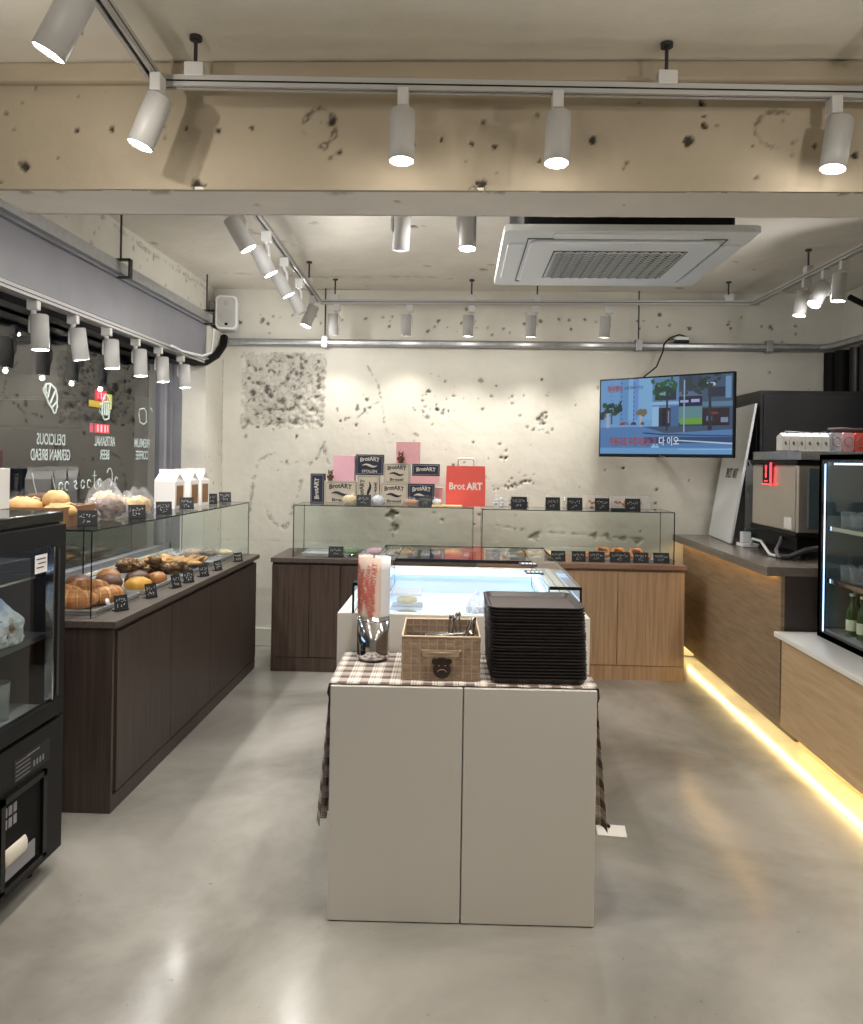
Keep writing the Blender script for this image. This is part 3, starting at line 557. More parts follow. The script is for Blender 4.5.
MB().box(-.28, .28, -.24, .24, -.0155, -.0135).build('intake_mesh', 'dark_steel', t)
gp = MB()
for (p0, p1) in (((-.398, -.375), (.398, -.375)), ((-.398, .375), (.398, .375)), ((-.398, -.375), (-.398, .375)), ((.398, -.375), (.398, .375))): gp.tube([(p0[0], p0[1], -.001), (p1[0], p1[1], -.001)], .003, 6)
gp.build('panel_gap', 'dark_steel', t)
MB().box(-.43, -.36, -.43, -.36, .1, .48).box(.36, .43, -.43, -.36, .1, .48).box(-.43, -.36, .36, .43, .1, .48).box(.36, .43, .36, .43, .1, .48).build('hanger', 'galvanised', t)

# ------------------------------------------------------------------ conduit, rods, speaker, cables
t = thing('cable_conduit', 'galvanised conduit running along the back wall under the track', 'conduit', (0, 6.38, 2.485))
MB().rbox(-1.93, 2.86, -.03, .03, -.027, .027, .018, axis='x', n=4).build('channel', 'galvanised', t)
for x in (-1.11, 1.413, 2.44): MB().box(x - .025, x + .025, -.04, .035, -.04, .05).build('clamp', 'galvanised', t, bevel=.003)
for x in (-1.11, 1.413): MB().tube([(x, 0, .04), (x, 0, .44)], .006).build('hanger_rod', 'dark_steel', t)
MB().tube([(2.84, 0, 0), (2.9, -.06, 0), (2.92, -.5, 0), (2.92, -2.5, 0)], .03, 8).build('elbow', 'galvanised', t)
for y, l in ((4.38, 'near the beam'), (5.89, 'beside the wall speaker')):
    t = thing('lintel_hanger', 'threaded rod hanger holding the steel lintel ' + l, 'hanger', (-1.925, y, 2.62))
    MB().tube([(0, 0, .02), (0, 0, .30)], .006).build('rod', 'dark_steel', t)
    MB().box(-.055, .06, -.02, .02, .022, .03).box(.052, .06, -.02, .02, -.07, .03).box(-.02, .06, -.02, .02, -.078, -.07).build('bracket', 'black_metal', t)
t = thing('wall_speaker', 'small white loudspeaker on a bracket in the back left corner', 'loudspeaker', (-1.90, 6.33, 2.70), R(12))
MB().rbox(-.085, .085, -.09, .09, -.135, .135, .035, axis='y', n=5).build('cabinet', 'white_plastic', t, bevel=.006)
MB().rbox(-.07, .07, -.095, -.088, -.12, .12, .03, axis='y', n=5).build('grille', 'cabinet_white', t)
MB().lathe([(.058, 0), (.052, .004), (.03, .002), (0, .006)], n=28, M=Matrix.Translation((0, -.094, -.035)) @ Matrix.Rotation(R(90), 4, 'X')).build('woofer', 'lamp_grey', t)
MB().lathe([(.024, 0), (.018, .004), (0, .002)], n=20, M=Matrix.Translation((0, -.094, .075)) @ Matrix.Rotation(R(90), 4, 'X')).build('tweeter', 'lamp_grey', t)
MB().rbox(-.012, .012, -.1, -.094, -.105, -.085, .004, axis='y').build('badge', 'black_plastic', t)
MB().box(-.14, -.08, -.02, .06, -.09, .1).build('bracket', 'grey_steel', t, bevel=.004)
tag(MB().tube([(-2.0, 5.55, 2.25), (-1.98, 5.75, 2.24), (-1.95, 5.97, 2.27), (-1.93, 6.15, 2.34), (-1.92, 6.3, 2.44), (-1.93, 6.36, 2.52)], .03, 10).build('flexible_hose', 'dark_rubber'), 'thick black hose bending from the lintel end up to the conduit', 'hose')
tag(MB().tube([(-1.90, 5.1, 2.27), (-1.9, 5.3, 2.26), (-1.89, 5.7, 2.28), (-1.89, 5.90, 2.33), (-1.89, 5.94, 2.44), (-1.90, 5.98, 2.52)], .008, 8).build('white_cable', 'white_plastic'), 'thin white cable looping beside the black hose', 'cable')
t = thing('wifi_router', 'small white and black network box sitting on the conduit', 'router', (1.75, 6.37, 2.512))
MB().rbox(-.055, .055, -.035, .035, 0, .018, .01).build('base', 'black_plastic', t)
MB().rbox(-.055, .055, -.035, .035, .018, .045, .012).build('cover', 'white_plastic', t, bevel=.004)
MB().tube([(-.05, 0, .03), (-.11, -.01, .02), (-.15, -.02, -.03)], .004).build('lead', 'black_plastic', t)
tag(MB().tube([(1.82, 6.4, 2.56), (1.74, 6.39, 2.58), (1.66, 6.385, 2.55), (1.61, 6.345, 2.50), (1.60, 6.345, 2.44), (1.56, 6.38, 2.32), (1.45, 6.36, 2.23), (1.42, 6.28, 2.15)], .006, 8).build('power_cable', 'black_plastic'), 'black cable hanging from the conduit to the television', 'cable')
t = thing('pipe_bundle', 'black pipes rising in the dark corner at the right', 'pipe', (2.93, 6.2, 0))
for k, (x, y, r) in enumerate(((0, 0, .05), (.03, -.16, .045), (-.02, .14, .05), (.02, -.32, .04))): MB().tube([(x, y, .985), (x, y, 2.44)], r, 12).build('pipe', 'dark_rubber' if k % 2 == 0 else 'black_metal', t)
MB().box(-.1, .11, -.55, .24, .9, 2.43).build('duct', 'black_metal', t) if False else None
struct(MB().box(2.96, 3.04, 5.2, 6.44, 0, 2.44).build('trim_5', 'black_metal'))
tag(MB().tube([(2.93, 5.75, 2.5), (2.95, 5.72, 2.6), (2.93, 5.85, 2.72), (2.86, 5.95, 2.80)], .022, 10).build('black_hose', 'dark_rubber'), 'short black hose curving on the wall at the far right', 'hose')

# ------------------------------------------------------------------ helpers for goods
def price_card(x, y, z, w, h, rz, label, lines=2, seed=0, m0='chalk_card', lean=14):
    t = thing('price_card', label, 'price card', (x, y, z), rz, 'black chalk price cards')
    M = Matrix.Rotation(-R(lean), 4, 'X'); b = MB(); b.box(-w / 2, w / 2, -.002, .002, .002, h, 0, M)
    b.box(-w / 2, w / 2, .002, h * .42, 0, .004, 0).box(-w / 2, w / 2, -.004, .004, 0, .008, 0)
    rr = random.Random(seed)
    for li in range(lines):
        zz = h * (.66 - .34 * li); n_ = max(3, int((5 if li == 0 else 2) * w / .08)); cw = min(.009, w * .8 / n_ / 1.5); x0 = -n_ * cw * .75
        for k in range(n_):
            cx = x0 + k * cw * 1.5 + cw * .5; hh = h * .11
            for _ in range(3):
                a = (cx + rr.uniform(-.5, .5) * cw, zz + rr.uniform(-1, 1) * hh); q = rr.random()
                L = rr.uniform(.5, 1) * cw
                if q < .5: b.box(a[0] - L / 2, a[0] + L / 2, -.003, -.0019, a[1] - .0007, a[1] + .0007, 1, M)
                else: b.box(a[0] - .0007, a[0] + .0007, -.003, -.0019, a[1] - L / 2, a[1] + L / 2, 1, M)
    b.build('card', [m0, 'chalk'], t); return t
def clear_panel(mb, x0, x1, y0, y1, z0, z1, axis):
    """glass plate whose thin edges are dark green"""
    e = {'x': (1, 1, 1, 1, 0, 0), 'y': (1, 1, 0, 0, 1, 1), 'z': (0, 0, 1, 1, 1, 1)}[axis]
    mb.box(x0, x1, y0, y1, z0, z1, mis=e)
def glass_case(t, w, d, h, back=True):
    """open-backed counter-top guard: front, two ends, top; local origin front-left-bottom"""
    g = .006
    for nm, a in (('front_glass', (0, w, 0, g, 0, h - g, 'y')), ('end_glass', (0, g, g, d, 0, h - g, 'x')), ('end_glass', (w - g, w, g, d, 0, h - g, 'x')), ('top_glass', (0, w, 0, d, h - g, h, 'z'))):
        b = MB(); clear_panel(b, *a); b.build(nm, ['case_glass', 'glass_edge'], t)
    if back:
        b = MB(); clear_panel(b, g, w - g, d - g, d, .0, h - g, 'y'); b.build('back_glass', ['case_glass', 'glass_edge'], t)
def sheet_pan(x, y, z, w, d, rz, label, group='metal sheet pans in the showcases'):
    t = thing('sheet_pan', label, 'tray', (x, y, z), rz, group); b = MB(); h = .022
    b.box(-w / 2 + .008, w / 2 - .008, -d / 2 + .008, d / 2 - .008, 0, .003)
    b.build('base', 'sheet_pan', t)
    r = MB(); P_ = [(-w / 2 + .012, -d / 2), (w / 2 - .012, -d / 2), (w / 2, -d / 2 + .012), (w / 2, d / 2 - .012), (w / 2 - .012, d / 2), (-w / 2 + .012, d / 2), (-w / 2, d / 2 - .012), (-w / 2, -d / 2 + .012)]
    inn = [(a * .965, b_ * .965) for a, b_ in P_]; N = 8
    vs = [(a, b_, h) for a, b_ in P_] + [(a * .975, b_ * .975, h) for a, b_ in P_] + [(a, b_, .001) for a, b_ in inn] + [(a * 1.0, b_ * 1.0, h - .006) for a, b_ in P_]
    r.add(vs, [(i, (i + 1) % N, N + (i + 1) % N, N + i) for i in range(N)] + [(N + i, N + (i + 1) % N, 2 * N + (i + 1) % N, 2 * N + i) for i in range(N)] + [(3 * N + i, 3 * N + (i + 1) % N, (i + 1) % N, i) for i in range(N)])
    r.build('rim', 'sheet_pan', t); return t
def croissant(x, y, z, rz, L, label, cat='croissant', group='croissants on the near tray', pale=True, mm='croissant', curve=.35, fat=.30):
    t = thing('croissant', label, cat, (x, y, z), rz, group); b = MB(); n = 60; k = 16; vs = []
    for i in range(n + 1):
        s = i / n * 2 - 1; a = s * curve * 2.2; rad = L / 2 / math.sin(curve * 2.2) if curve else 1
        cx, cy = rad * math.sin(a), rad * (1 - math.cos(a)); rr_ = L * fat * (max(0, 1 - abs(s) ** 2.2) ** .75 * .8 + .08)
        st = (i / n * 7) % 1; rr_ *= .90 + .12 * math.sin(math.pi * st) ** .6
        if i in (0, n): rr_ = .002
        for j in range(k):
            q = 2 * math.pi * j / k; rx = rr_ * math.cos(q); rz_ = rr_ * .85 * math.sin(q)
            vs.append((cx - math.sin(a) * rx, cy + math.cos(a) * rx, max(0, rz_ + L * fat * .62)))
    fs = []; ms = []
    for i in range(n):
        for j in range(k):
            f = (i * k + j, (i + 1) * k + j, (i + 1) * k + (j + 1) % k, i * k + (j + 1) % k); st = (i / n * 7) % 1
            b.add([vs[q] for q in f], [f and (0, 1, 2, 3)], 1 if (pale and (st < .16)) else 0, True)
    o = b.build('crust', [mm, 'croissant_pale'], t)
    return t
def bun(x, y, z, rx, ry, rz_, m_, label, cat='bread roll', name='bread_roll', group=None, seed=0, rot=0, noise=.05, slash=None):
    b = MB(); M = Matrix.Rotation(rot, 4, 'Z'); b.ell((0, 0, rz_ * .55), (rx, ry, rz_), 0, 22, 12, noise, M, seed, rz_ * .55)
    if slash:
        for k in (-.35, .1, .5): b.tube([M @ Vector((rx * k - .01, -ry * .5, rz_ * 1.32)), M @ Vector((rx * k + .005, 0, rz_ * 1.53)), M @ Vector((rx * k + .02, ry * .5, rz_ * 1.30))], .004, 6, 1)
    o = b.build(name, [m_, slash or m_], loc=(x, y, z)); tag(o, label, cat, group); return o
def film_bag(parent, rx, ry, h, seed=0, m_='film', top=.35, name='clear_bag'):
    """crinkled film bag gathered at the top"""
    rr = random.Random(seed); b = MB(); n, k = 44, 16; vs = []; ph = [rr.uniform(0, 6.28) for _ in range(4)]
    for j in range(k + 1):
        s = j / k; w = 1.0 if s < .5 else 1 - (1 - top) * ((s - .5) / .5) ** 1.3
        if j == 0: w = .85
        for i in range(n):
            a = 2 * math.pi * i / n; q = 1 + .09 * math.sin(5 * a + ph[0] + 3 * s) + .06 * math.sin(9 * a + ph[1] - 6 * s) + .05 * math.sin(15 * a + ph[2] + 14 * s) + rr.uniform(-.025, .025)
            vs.append((rx * w * q * math.cos(a), ry * w * q * math.sin(a), h * s + .01 * math.sin(3 * a + ph[2]) * s))
    b.add(vs, [(j * n + i, j * n + (i + 1) % n, (j + 1) * n + (i + 1) % n, (j + 1) * n + i) for j in range(k) for i in range(n)], 0, False)
    return b.build(name, m_, parent)
def wrapped(x, y, z, rx, ry, h, m_, label, seed=0, rz=0, group=None, cat='wrapped bread', bagh=1.5, rb=None, loaf='loaf', film='film'):
    t = thing('wrapped_bread', label, cat, (x, y, z), rz, group)
    b = MB(); b.ell((0, 0, h * .5 + .004), (rx * .9, ry * .86, h * .5), 0, 30, 18, .11, None, seed, h * .5, 4); b.build(loaf, m_, t)
    film_bag(t, rx, ry, h * bagh, seed, film); return t

# ------------------------------------------------------------------ left counter and its showcase
LC = thing('bakery_counter', 'dark walnut counter along the window wall under the left glass showcase', 'counter', (-1.48, 3.355, 0))
MB().box(-.68, -.022, 0.002, 2.40, .075, .80).box(-.68, -.004, 0, .02, 0, .80).box(-.68, -.03, .01, 2.38, 0, .08).build('body', 'walnut', LC)
MB().box(-.69, .012, -.008, 2.44, .80, .83).build('worktop', 'walnut_top', LC, bevel=.0015)
MB().box(-.03, -.004, 0.02, 2.40, 0, .07).build('plinth', 'walnut', LC)
for i, (a, b_) in enumerate(((.045, .69), (.694, 1.335), (1.339, 1.965), (1.969, 2.395))):
    MB().box(-.022, 0, a, b_, .078, .775).build('door', 'walnut', LC, bevel=.002)
SCL = thing('glass_showcase', 'long clear glass showcase on the dark walnut counter', 'display case', (-1.60, 3.40, .83), R(-1.4))
for nm, a in (('front_glass', (-.006, 0, 0, 2.36, 0, .379, 'x')), ('end_glass', (-.50, -.006, 0, .006, 0, .379, 'y')), ('end_glass', (-.50, -.006, 2.354, 2.36, 0, .379, 'y')), ('top_glass', (-.50, 0, 0, 2.36, .38, .387, 'z')), ('back_glass', (-.506, -.5, 0, .9, 0, .379, 'x')), ('back_glass', (-.506, -.5, .904, 2.36, 0, .379, 'x'))):
    b = MB(); clear_panel(b, *a); b.build(nm, ['case_glass', 'glass_edge'], SCL)
for i, (y, l) in enumerate(((3.72, 'nearest the camera holding croissants'), (4.26, 'holding dark and yellow buns'), (4.80, 'holding nut clusters and flat cookies'), (5.42, 'at the far end holding wrapped cookies'))):
    sheet_pan(-1.845, y, .831, .46, .50 if i < 3 else .6, 0, 'silver sheet pan in the left showcase, ' + l)
zt = .838
for i, (x, y, a, L, l) in enumerate(((-1.77, 3.56, 20, .17, 'striped croissant at the near corner of the showcase'), (-1.68, 3.72, 60, .16, 'striped croissant standing next to the first black card'), (-1.86, 3.62, 10, .15, 'croissant behind the nearest one, half hidden by the fridge'), (-1.80, 3.78, 35, .15, 'croissant in the second row of the near pan'))):
    croissant(x, y, zt + (.025 if i > 1 else 0), R(a), L * 1.3, l)
bb = [(-1.95, 3.80, .07, .055, .045, 'dark_bun', 'dark chocolate bun at the back left of the near pan'), (-1.84, 3.90, .065, .06, .045, 'yellow_bun', 'yellow glazed bun at the back of the near pan'), (-1.73, 3.90, .05, .05, .04, 'dark_bun', 'small dark bun between croissants and yellow bun'),
      (-2.0, 4.10, .07, .06, .05, 'dark_bun', 'dark bun at the window side of the second pan'), (-1.87, 4.16, .07, .06, .05, 'dark_bun', 'large dark bun in the middle of the second pan'), (-1.69, 4.12, .062, .055, .045, 'yellow_bun', 'yellow bun beside the second black card'),
      (-1.76, 4.28, .065, .055, .05, 'dark_bun', 'brown bun just behind the yellow bun'), (-1.68, 4.36, .045, .045, .04, 'croissant', 'small brown bun at the pan edge near the third card'), (-1.95, 4.34, .06, .055, .05, 'croissant', 'brown bun at the back of the second pan')]
for i, (x, y, a, b_, c, m_, l) in enumerate(bb): bun(x, y, zt, a * 1.14, b_ * 1.15, c * .98, m_, l, 'bun', 'glazed_bun', 'buns in the left showcase', i, i * .7, .04)
rr = random.Random(5)
for i in range(16):
    x = -1.70 - .09 * (i % 4) + rr.uniform(-.01, .01); y = 4.62 + .085 * (i // 4 % 3) + rr.uniform(-.01, .01); z = zt + .026 * (i // 12) + (.03 if i % 3 == 1 else 0) + .012 * (i % 2)
    b = MB(); b.ell((0, 0, .02), (.052, .036, .026), 0, 20, 10, .2, Matrix.Rotation(rr.uniform(0, 3), 4, 'Z'), i, .02, 4)
    for q in range(9): b.ell((rr.uniform(-.036, .036), rr.uniform(-.026, .026), .036 + rr.uniform(0, .008)), (.010, .007, .006), 1, 7, 5)
    o = b.build('nut_cluster', ['nut_bar', 'cookie'], loc=(x, y, z)); tag(o, 'dark nut cluster heaped on the middle pan of the left showcase', 'cookie', 'nut clusters heaped on the middle pan')
for i in range(14):
    b = MB(); b.ell((0, 0, .01), (.05, .045, .014), 0, 20, 8, .06, Matrix.Rotation(rr.uniform(0, 3), 4, 'Z') @ Matrix.Rotation(rr.uniform(-.5, .1), 4, 'Y'), i, None, 4)
    o = b.build('flat_cookie', 'cookie', loc=(-1.66 - .075 * (i % 5), 4.92 + .07 * (i // 5) + rr.uniform(-.01, .01), zt + .018 + .012 * (i % 2) + .01)); tag(o, 'flat golden cookie overlapping others behind the nut clusters', 'cookie', 'flat cookies behind the nut clusters')
for i, (x, y, m_, l) in enumerate(((-1.98, 5.30, 'stollen_brown', 'wrapped brown cookies at the window side of the far pan'), (-1.86, 5.36, 'stollen_brown', 'second wrapped brown cookies on the far pan'), (-1.76, 5.5, 'dark_bun', 'third wrapped cookies on the far pan, darkest'), (-1.68, 5.60, 'cream_pastry', 'wrapped pale pastry at the far end of the left showcase'), (-1.9, 5.6, 'cookie', 'wrapped golden cookies at the back of the far pan'))):
    wrapped(x, y, zt, .065, .055, .04, m_, l, i, group='film-wrapped pastries in the left showcase')
for i, (x, y) in enumerate(((-1.555, 3.586), (-1.55, 3.93), (-1.535, 4.243), (-1.53, 4.42), (-1.52, 4.66), (-1.515, 4.92), (-1.51, 5.35))):
    price_card(x + .01, y, .831, .065 - .0 * i, .072 if i < 5 else .062, R(52 + (i % 3) * 8), '%s black price card from the camera along the left showcase foot' % ('first', 'second', 'third', 'fourth', 'fifth', 'sixth', 'seventh')[i], 2, i)
o = MB().lathe([(0, 0), (.017, 0), (.017, .003), (0, .003)], n=18, M=Matrix.Translation((-1.575, 3.50, .885)) @ Matrix.Rotation(R(70), 4, 'Y') @ Matrix.Rotation(0, 4, 'Z')).build('round_tag', 'white_plastic')
tag(o, 'small round white tag clipped beside the first croissant', 'tag')
# goods on top of the left showcase (glass top z = 1.217)
ZT = 1.2185
t = thing('bread_crate', 'wooden crate holding the tan rolls behind the black fridge', 'crate', (-1.93, 3.62, ZT), R(-1))
b = MB(); b.box(-.15, .15, -.17, .17, 0, .012)
for s in (-1, 1): b.box(s * .15 - .006, s * .15 + .006, -.17, .17, 0, .09); b.box(-.15, .15, s * .17 - .006, s * .17 + .006, 0, .09)
b.build('box', 'crate_wood', t)
for i, (x, y, z, a, b_, c, m_, l, ro) in enumerate(((-2.0, 3.56, .06, .085, .05, .045, 'tan_roll', 'tan crusty roll at the left of the crate', .2), (-1.87, 3.60, .085, .075, .05, .05, 'tan_roll', 'smooth tan roll lying on top in the crate', -.5), (-1.83, 3.56, .045, .08, .045, .04, 'tan_roll', 'tan roll at the right of the crate', .1), (-1.98, 3.70, .09, .11, .04, .035, 'rye_loaf', 'long dark rye loaf at the back of the crate', 0))):
    bun(x, y, ZT + z, a, b_, c, m_, l, 'bread roll', 'bread_roll' if i < 3 else 'rye_loaf', 'rolls in the crate', i, ro, .04, 'cream_pastry' if i in (0, 2) else None)
wr = [(-1.82, 3.78, .07, .05, .06, 'stollen_brown', 'small film-wrapped brown bread above the first fridge-side card', .0), (-1.80, 3.98, .10, .07, .10, 'stollen_brown', 'film-wrapped dark seeded loaf in the middle of the showcase top', .5), (-1.90, 4.18, .09, .07, .13, 'tan_roll', 'tall crinkled clear bag with bread inside', .2), (-1.77, 4.30, .08, .06, .10, 'tan_roll', 'film-wrapped golden bread next to the leaning cards', .9), (-1.93, 4.48, .08, .06, .08, 'tan_roll', 'film-wrapped bread farthest back beside the window lettering', .3)]
for i, (x, y, a, b_, h, m_, l, ro) in enumerate(wr): wrapped(x, y, ZT, a, b_, h, m_, l, 10 + i, ro, 'film-wrapped breads on the left showcase top', bagh=1.5)
for i, (x, y, l) in enumerate(((-1.70, 3.56, 'near the fridge corner'), (-1.66, 4.02, 'in front of the seeded loaf'), (-1.64, 4.34, 'beside the golden bread'), (-1.68, 4.82, 'in front of the white gable bags'), (-1.70, 5.36, 'first behind the gable bags'), (-1.68, 5.62, 'last behind the gable bags'))):
    price_card(x, y, ZT, .085, .075, R(30 if i < 3 else 28), 'dark chalk card on the left showcase top, ' + l, 2, 30 + i)
def gable_bag(x, y, z, rz, label):
    t = thing('gable_bag', label, 'paper bag', (x, y, z), rz, 'white gable-top paper bags'); w, d, h, hh = .075, .05, .17, .245
    b = MB(); vs = [(-w, -d, 0), (w, -d, 0), (w, d, 0), (-w, d, 0), (-w, -d, h), (w, -d, h), (w, d, h), (-w, d, h), (-w * .98, 0, hh - .022), (w * .98, 0, hh - .022), (-w * .98, 0, hh), (w * .98, 0, hh), (w * .82, 0, h + .02), (-w * .82, 0, h + .02)]
    b.add(vs, [(0, 3, 2, 1), (0, 1, 5, 4), (1, 2, 6, 5), (2, 3, 7, 6), (3, 0, 4, 7), (4, 5, 9, 8), (6, 7, 8, 9), (8, 9, 11, 10), (5, 12, 9), (12, 6, 9), (7, 13, 8), (13, 4, 8), (5, 6, 12), (7, 4, 13)])
    b.build('bag_body', 'white_paper', t); MB().box(-w * .99, w * .99, -.004, .004, hh - .024, hh).build('folded_seam', 'white_paper', t)
    MB().box(w, w + .001, -d * .7, d * .7, .02, h * .85).build('window_strip', 'crate_wood', t)
gable_bag(-1.82, 4.90, ZT, R(-14), 'white gable-top paper bag nearest the camera behind a black card')
gable_bag(-1.80, 5.12, ZT, R(-14), 'white gable-top paper bag second in its row')
gable_bag(-1.79, 5.30, ZT, R(-14), 'white gable-top paper bag farthest of the three')

# ------------------------------------------------------------------ black under-counter fridge at the left
t = thing('display_fridge', 'black display fridge with glass door cut by the left edge', 'fridge', (-1.503, 2.92, 0))
MB().box(-.68, -.02, -1.1, 0, .05, .60).box(-.68, -.64, -1.1, 0, .6, 1.30).box(-.64, 0, -.03, 0, .6, 1.30).box(-.64, 0, -1.1, -1.07, .6, 1.3).box(-.68, 0, -1.1, 0, 1.255, 1.295).build('body', 'black_metal', t)
MB().box(-.70, .012, -1.11, .01, 1.295, 1.335).build('top', 'dark_glossy', t, bevel=.004)
f = MB(); f.box(0, .03, -1.1, -.003, 1.215, 1.29).box(0, .03, -1.1, -.003, .585, .645).box(0, .03, -.075, -.003, .645, 1.215).box(0, .03, -1.1, -1.02, .645, 1.215); f.build('door_frame', 'black_plastic', t, bevel=.003)
MB().box(.012, .018, -1.02, -.075, .645, 1.215).build('door_glass', 'clear_glass', t)
MB().box(.0, .028, -.088, -.078, .65, 1.21).build('edge_strip', 'chrome', t)
MB().box(.019, .0195, -.20, -.118, 1.125, 1.19).build('sticker', 'white_paper', t)
b = MB()
for k, z in enumerate((1.175, 1.16, 1.145)): b.box(.0195, .0202, -.19 + .01 * (k == 1), -.13 - .012 * (k == 2), z - .002, z + .002)
b.build('sticker_print', 'navy_ink', t)
MB().box(-.6, -.05, -1.05, -.03, 1.235, 1.25).build('light_strip', 'fridge_led', t)
b = MB(); clear_panel(b, -.6, -.02, -1.05, -.03, 1.10, 1.108, 'z'); b.build('upper_shelf', ['clear_glass', 'chrome'], t)
MB().box(-.62, -.02, -1.05, -.03, .865, .885).build('lower_shelf', 'dark_steel', t, bevel=.002)
MB().box(-.635, -.02, -1.06, -.032, .60, .615).build('inner_floor', 'grey_steel', t)
f = MB(); f.box(0, .029, -1.1, -.003, .08, .57); f.build('lower_panel', 'black_plastic', t, bevel=.002)
b = MB()
for k in range(18): b.box(.029, .035, -1.05 + k * .035, -1.035 + k * .035, .12, .38)
b.build('vent_slats', 'dark_steel', t)
f = MB(); f.box(.029, .042, -.42, -.395, .11, .42).box(.029, .042, -.16, -.135, .11, .42).box(.029, .042, -.42, -.135, .40, .42).box(.029, .042, -.42, -.135, .11, .125); f.build('compressor_opening', 'black_metal', t)
MB().box(.0292, .0305, -.395, -.16, .125, .40).build('compressor_recess', 'dark_rubber', t)
MB().lathe([(0, 0), (.03, 0), (.03, .12), (0, .14)], n=16, M=Matrix.Translation((.034, -.385, .215)) @ Matrix.Rotation(R(-90), 4, 'X') @ Matrix.Scale(.35, 4, (1, 0, 0))).build('compressor_can', 'cream_ink', t)
MB().box(.0305, .035, -.38, -.20, .14, .20).build('compressor_tray', 'grey_steel', t)
b = MB()
for i in range(3):
    for j in range(2): b.box(.0307, .0325, -.39 + i * .028, -.37 + i * .028, .31 + j * .04, .34 + j * .04)
b.build('compressor_grid', 'grey_steel', t)
b = MB(); b.box(.0292, .0300, -.33, -.10, .44, .52, 0)
for k in range(5): b.box(.0300, .0304, -.32, -.23, .448 + k * .014, .451 + k * .014, 1)
for k in range(4): b.box(.0300, .0304, -.21 + .02 * k, -.20 + .02 * k, .455, .475, 1)
b.box(.0300, .0304, -.25, -.17, .506, .510, 1); b.build('rating_label', ['black_metal', 'grey_steel'], t)
for y in (-.08, -1.0): MB().lathe([(.02, 0), (.02, .05)], (-.06, y, 0), 12).build('foot', 'black_plastic', t)
for y in (-.085, -1.0): MB().lathe([(.02, 0), (.02, .05)], (-.6, y, 0), 12).build('foot', 'black_plastic', t)
b = MB(); b.box(.031, .0335, -.065, -.05, .66, 1.2); b.build('door_handle', 'dark_steel', t, bevel=.001)
t = thing('tumbler', 'clear water glass on the floor of the black fridge', 'glass', (-1.60, 2.70, .616))
MB().lathe([(0, .004), (.034, .004), (.037, .1), (.038, .13), (.0405, .13), (.039, .1), (.036, 0), (0, 0)], n=24, cap=False).build('glass_body', 'tumbler_glass', t)
t = wrapped(-1.61, 2.66, .886, .10, .09, .11, 'dark_bun', 'film-covered brown cake on the middle shelf of the black fridge', 77, cat='cake', bagh=1.4, film='film_thick')
tag(MB().box(-.08, .08, -.07, .07, 0, .04).build('cake_board', 'white_paper', loc=(-1.60, 2.50, .886)), 'white cake board on the middle shelf of the black fridge', 'box')
t = thing('clear_plastic_bag', 'crumpled clear plastic bag in the black fridge beside the tumbler', 'plastic bag', (-1.62, 2.58, .616)); film_bag(t, .08, .06, .2, 90, 'film_thick')
t = thing('picture_box', 'white printed bread box standing on the black fridge', 'box', (-1.80, 2.93, 1.336), R(0))
MB().box(-.10, .065, -.02, .06, 0, .155).build('carton', 'white_paper', t, bevel=.001)
b = MB(); b.ell((0, -.0205, .115), (.05, .001, .028), 0, 16, 8); b.build('bread_picture', 'dark_bun', t)
b = MB(); 
for k in range(3): b.tube([(-.05 + .0 * k + q * .012, -.021, .03 + .02 * k + .008 * math.sin(q * .9 + k)) for q in range(9)], .002, 5)
b.tube([(.058, -.021, .01), (.058, -.021, .145)], .001, 5); b.build('printed_pattern', 'navy_box', t)

# ------------------------------------------------------------------ back counters and showcases
def back_counter(x0, x1, m_, mt, seams, label):
    t = thing('back_counter', label, 'counter', (x0, 5.68, 0)); w = x1 - x0
    MB().box(.002, w - .002, .02, .62, .105, .788).build('body', m_, t)
    MB().box(0, w, .004, .62, 0, .10).build('plinth', m_, t)
    MB().box(-.007, w + .007, -.012, .64, .79, .822).build('worktop', mt, t, bevel=.0015)
    e = [0] + seams + [w]
    for a, b_ in zip(e[:-1], e[1:]): MB().box(a + .002, b_ - .002, 0, .02, .104, .772).build('door', m_, t, bevel=.0015)
back_counter(-1.35, .125, 'walnut_mid', 'walnut_top', [.275, .50, .99], 'dark walnut counter under the left glass showcase at the back wall')
back_counter(.14, 1.615, 'oak', 'oak_top', [.5, 1.0], 'light oak counter under the right glass showcase at the back wall')
t = thing('glass_showcase', 'clear glass showcase on the dark counter, gift boxes on top', 'display case', (-1.21, 5.73, .822)); glass_case(t, 1.317, .40, .382)
t = thing('glass_showcase', 'clear glass showcase on the oak counter, bagged snacks on top', 'display case', (.165, 5.73, .822)); glass_case(t, 1.385, .40, .375)
ZB = 1.2045; ZB2 = 1.1975
# pans / trays inside
sheet_pan(-.98, 5.93, .823, .36, .30, 0, 'silver tray inside the back left showcase at its left end'); sheet_pan(-.52, 5.93, .823, .42, .30, 0, 'silver tray inside the back left showcase in its middle'); sheet_pan(-.1, 5.93, .823, .36, .30, 0, 'silver tray inside the back left showcase at its right end')
sheet_pan(.55, 5.95, .823, .40, .28, 0, 'silver tray inside the back right showcase at its left end'); sheet_pan(1.18, 5.95, .823, .62, .28, 0, 'silver tray inside the back right showcase under the ring pastries')
ib = [(-.80, 5.88, 'salad_green', 'wrapped green filled sandwich behind the left showcase card'), (-.62, 5.90, 'pink_light', 'wrapped pink cake slice in the back left showcase'), (-.40, 5.88, 'tan_roll', 'wrapped roll in the back left showcase left of the blue card'), (-.05, 5.88, 'cream_pastry', 'long wrapped yellow pastry right of the blue card'),
      (.50, 5.92, 'tan_roll', 'wrapped bread at the left end of the back right showcase'), (.66, 5.95, 'tan_roll', 'second wrapped bread in the back right showcase')]
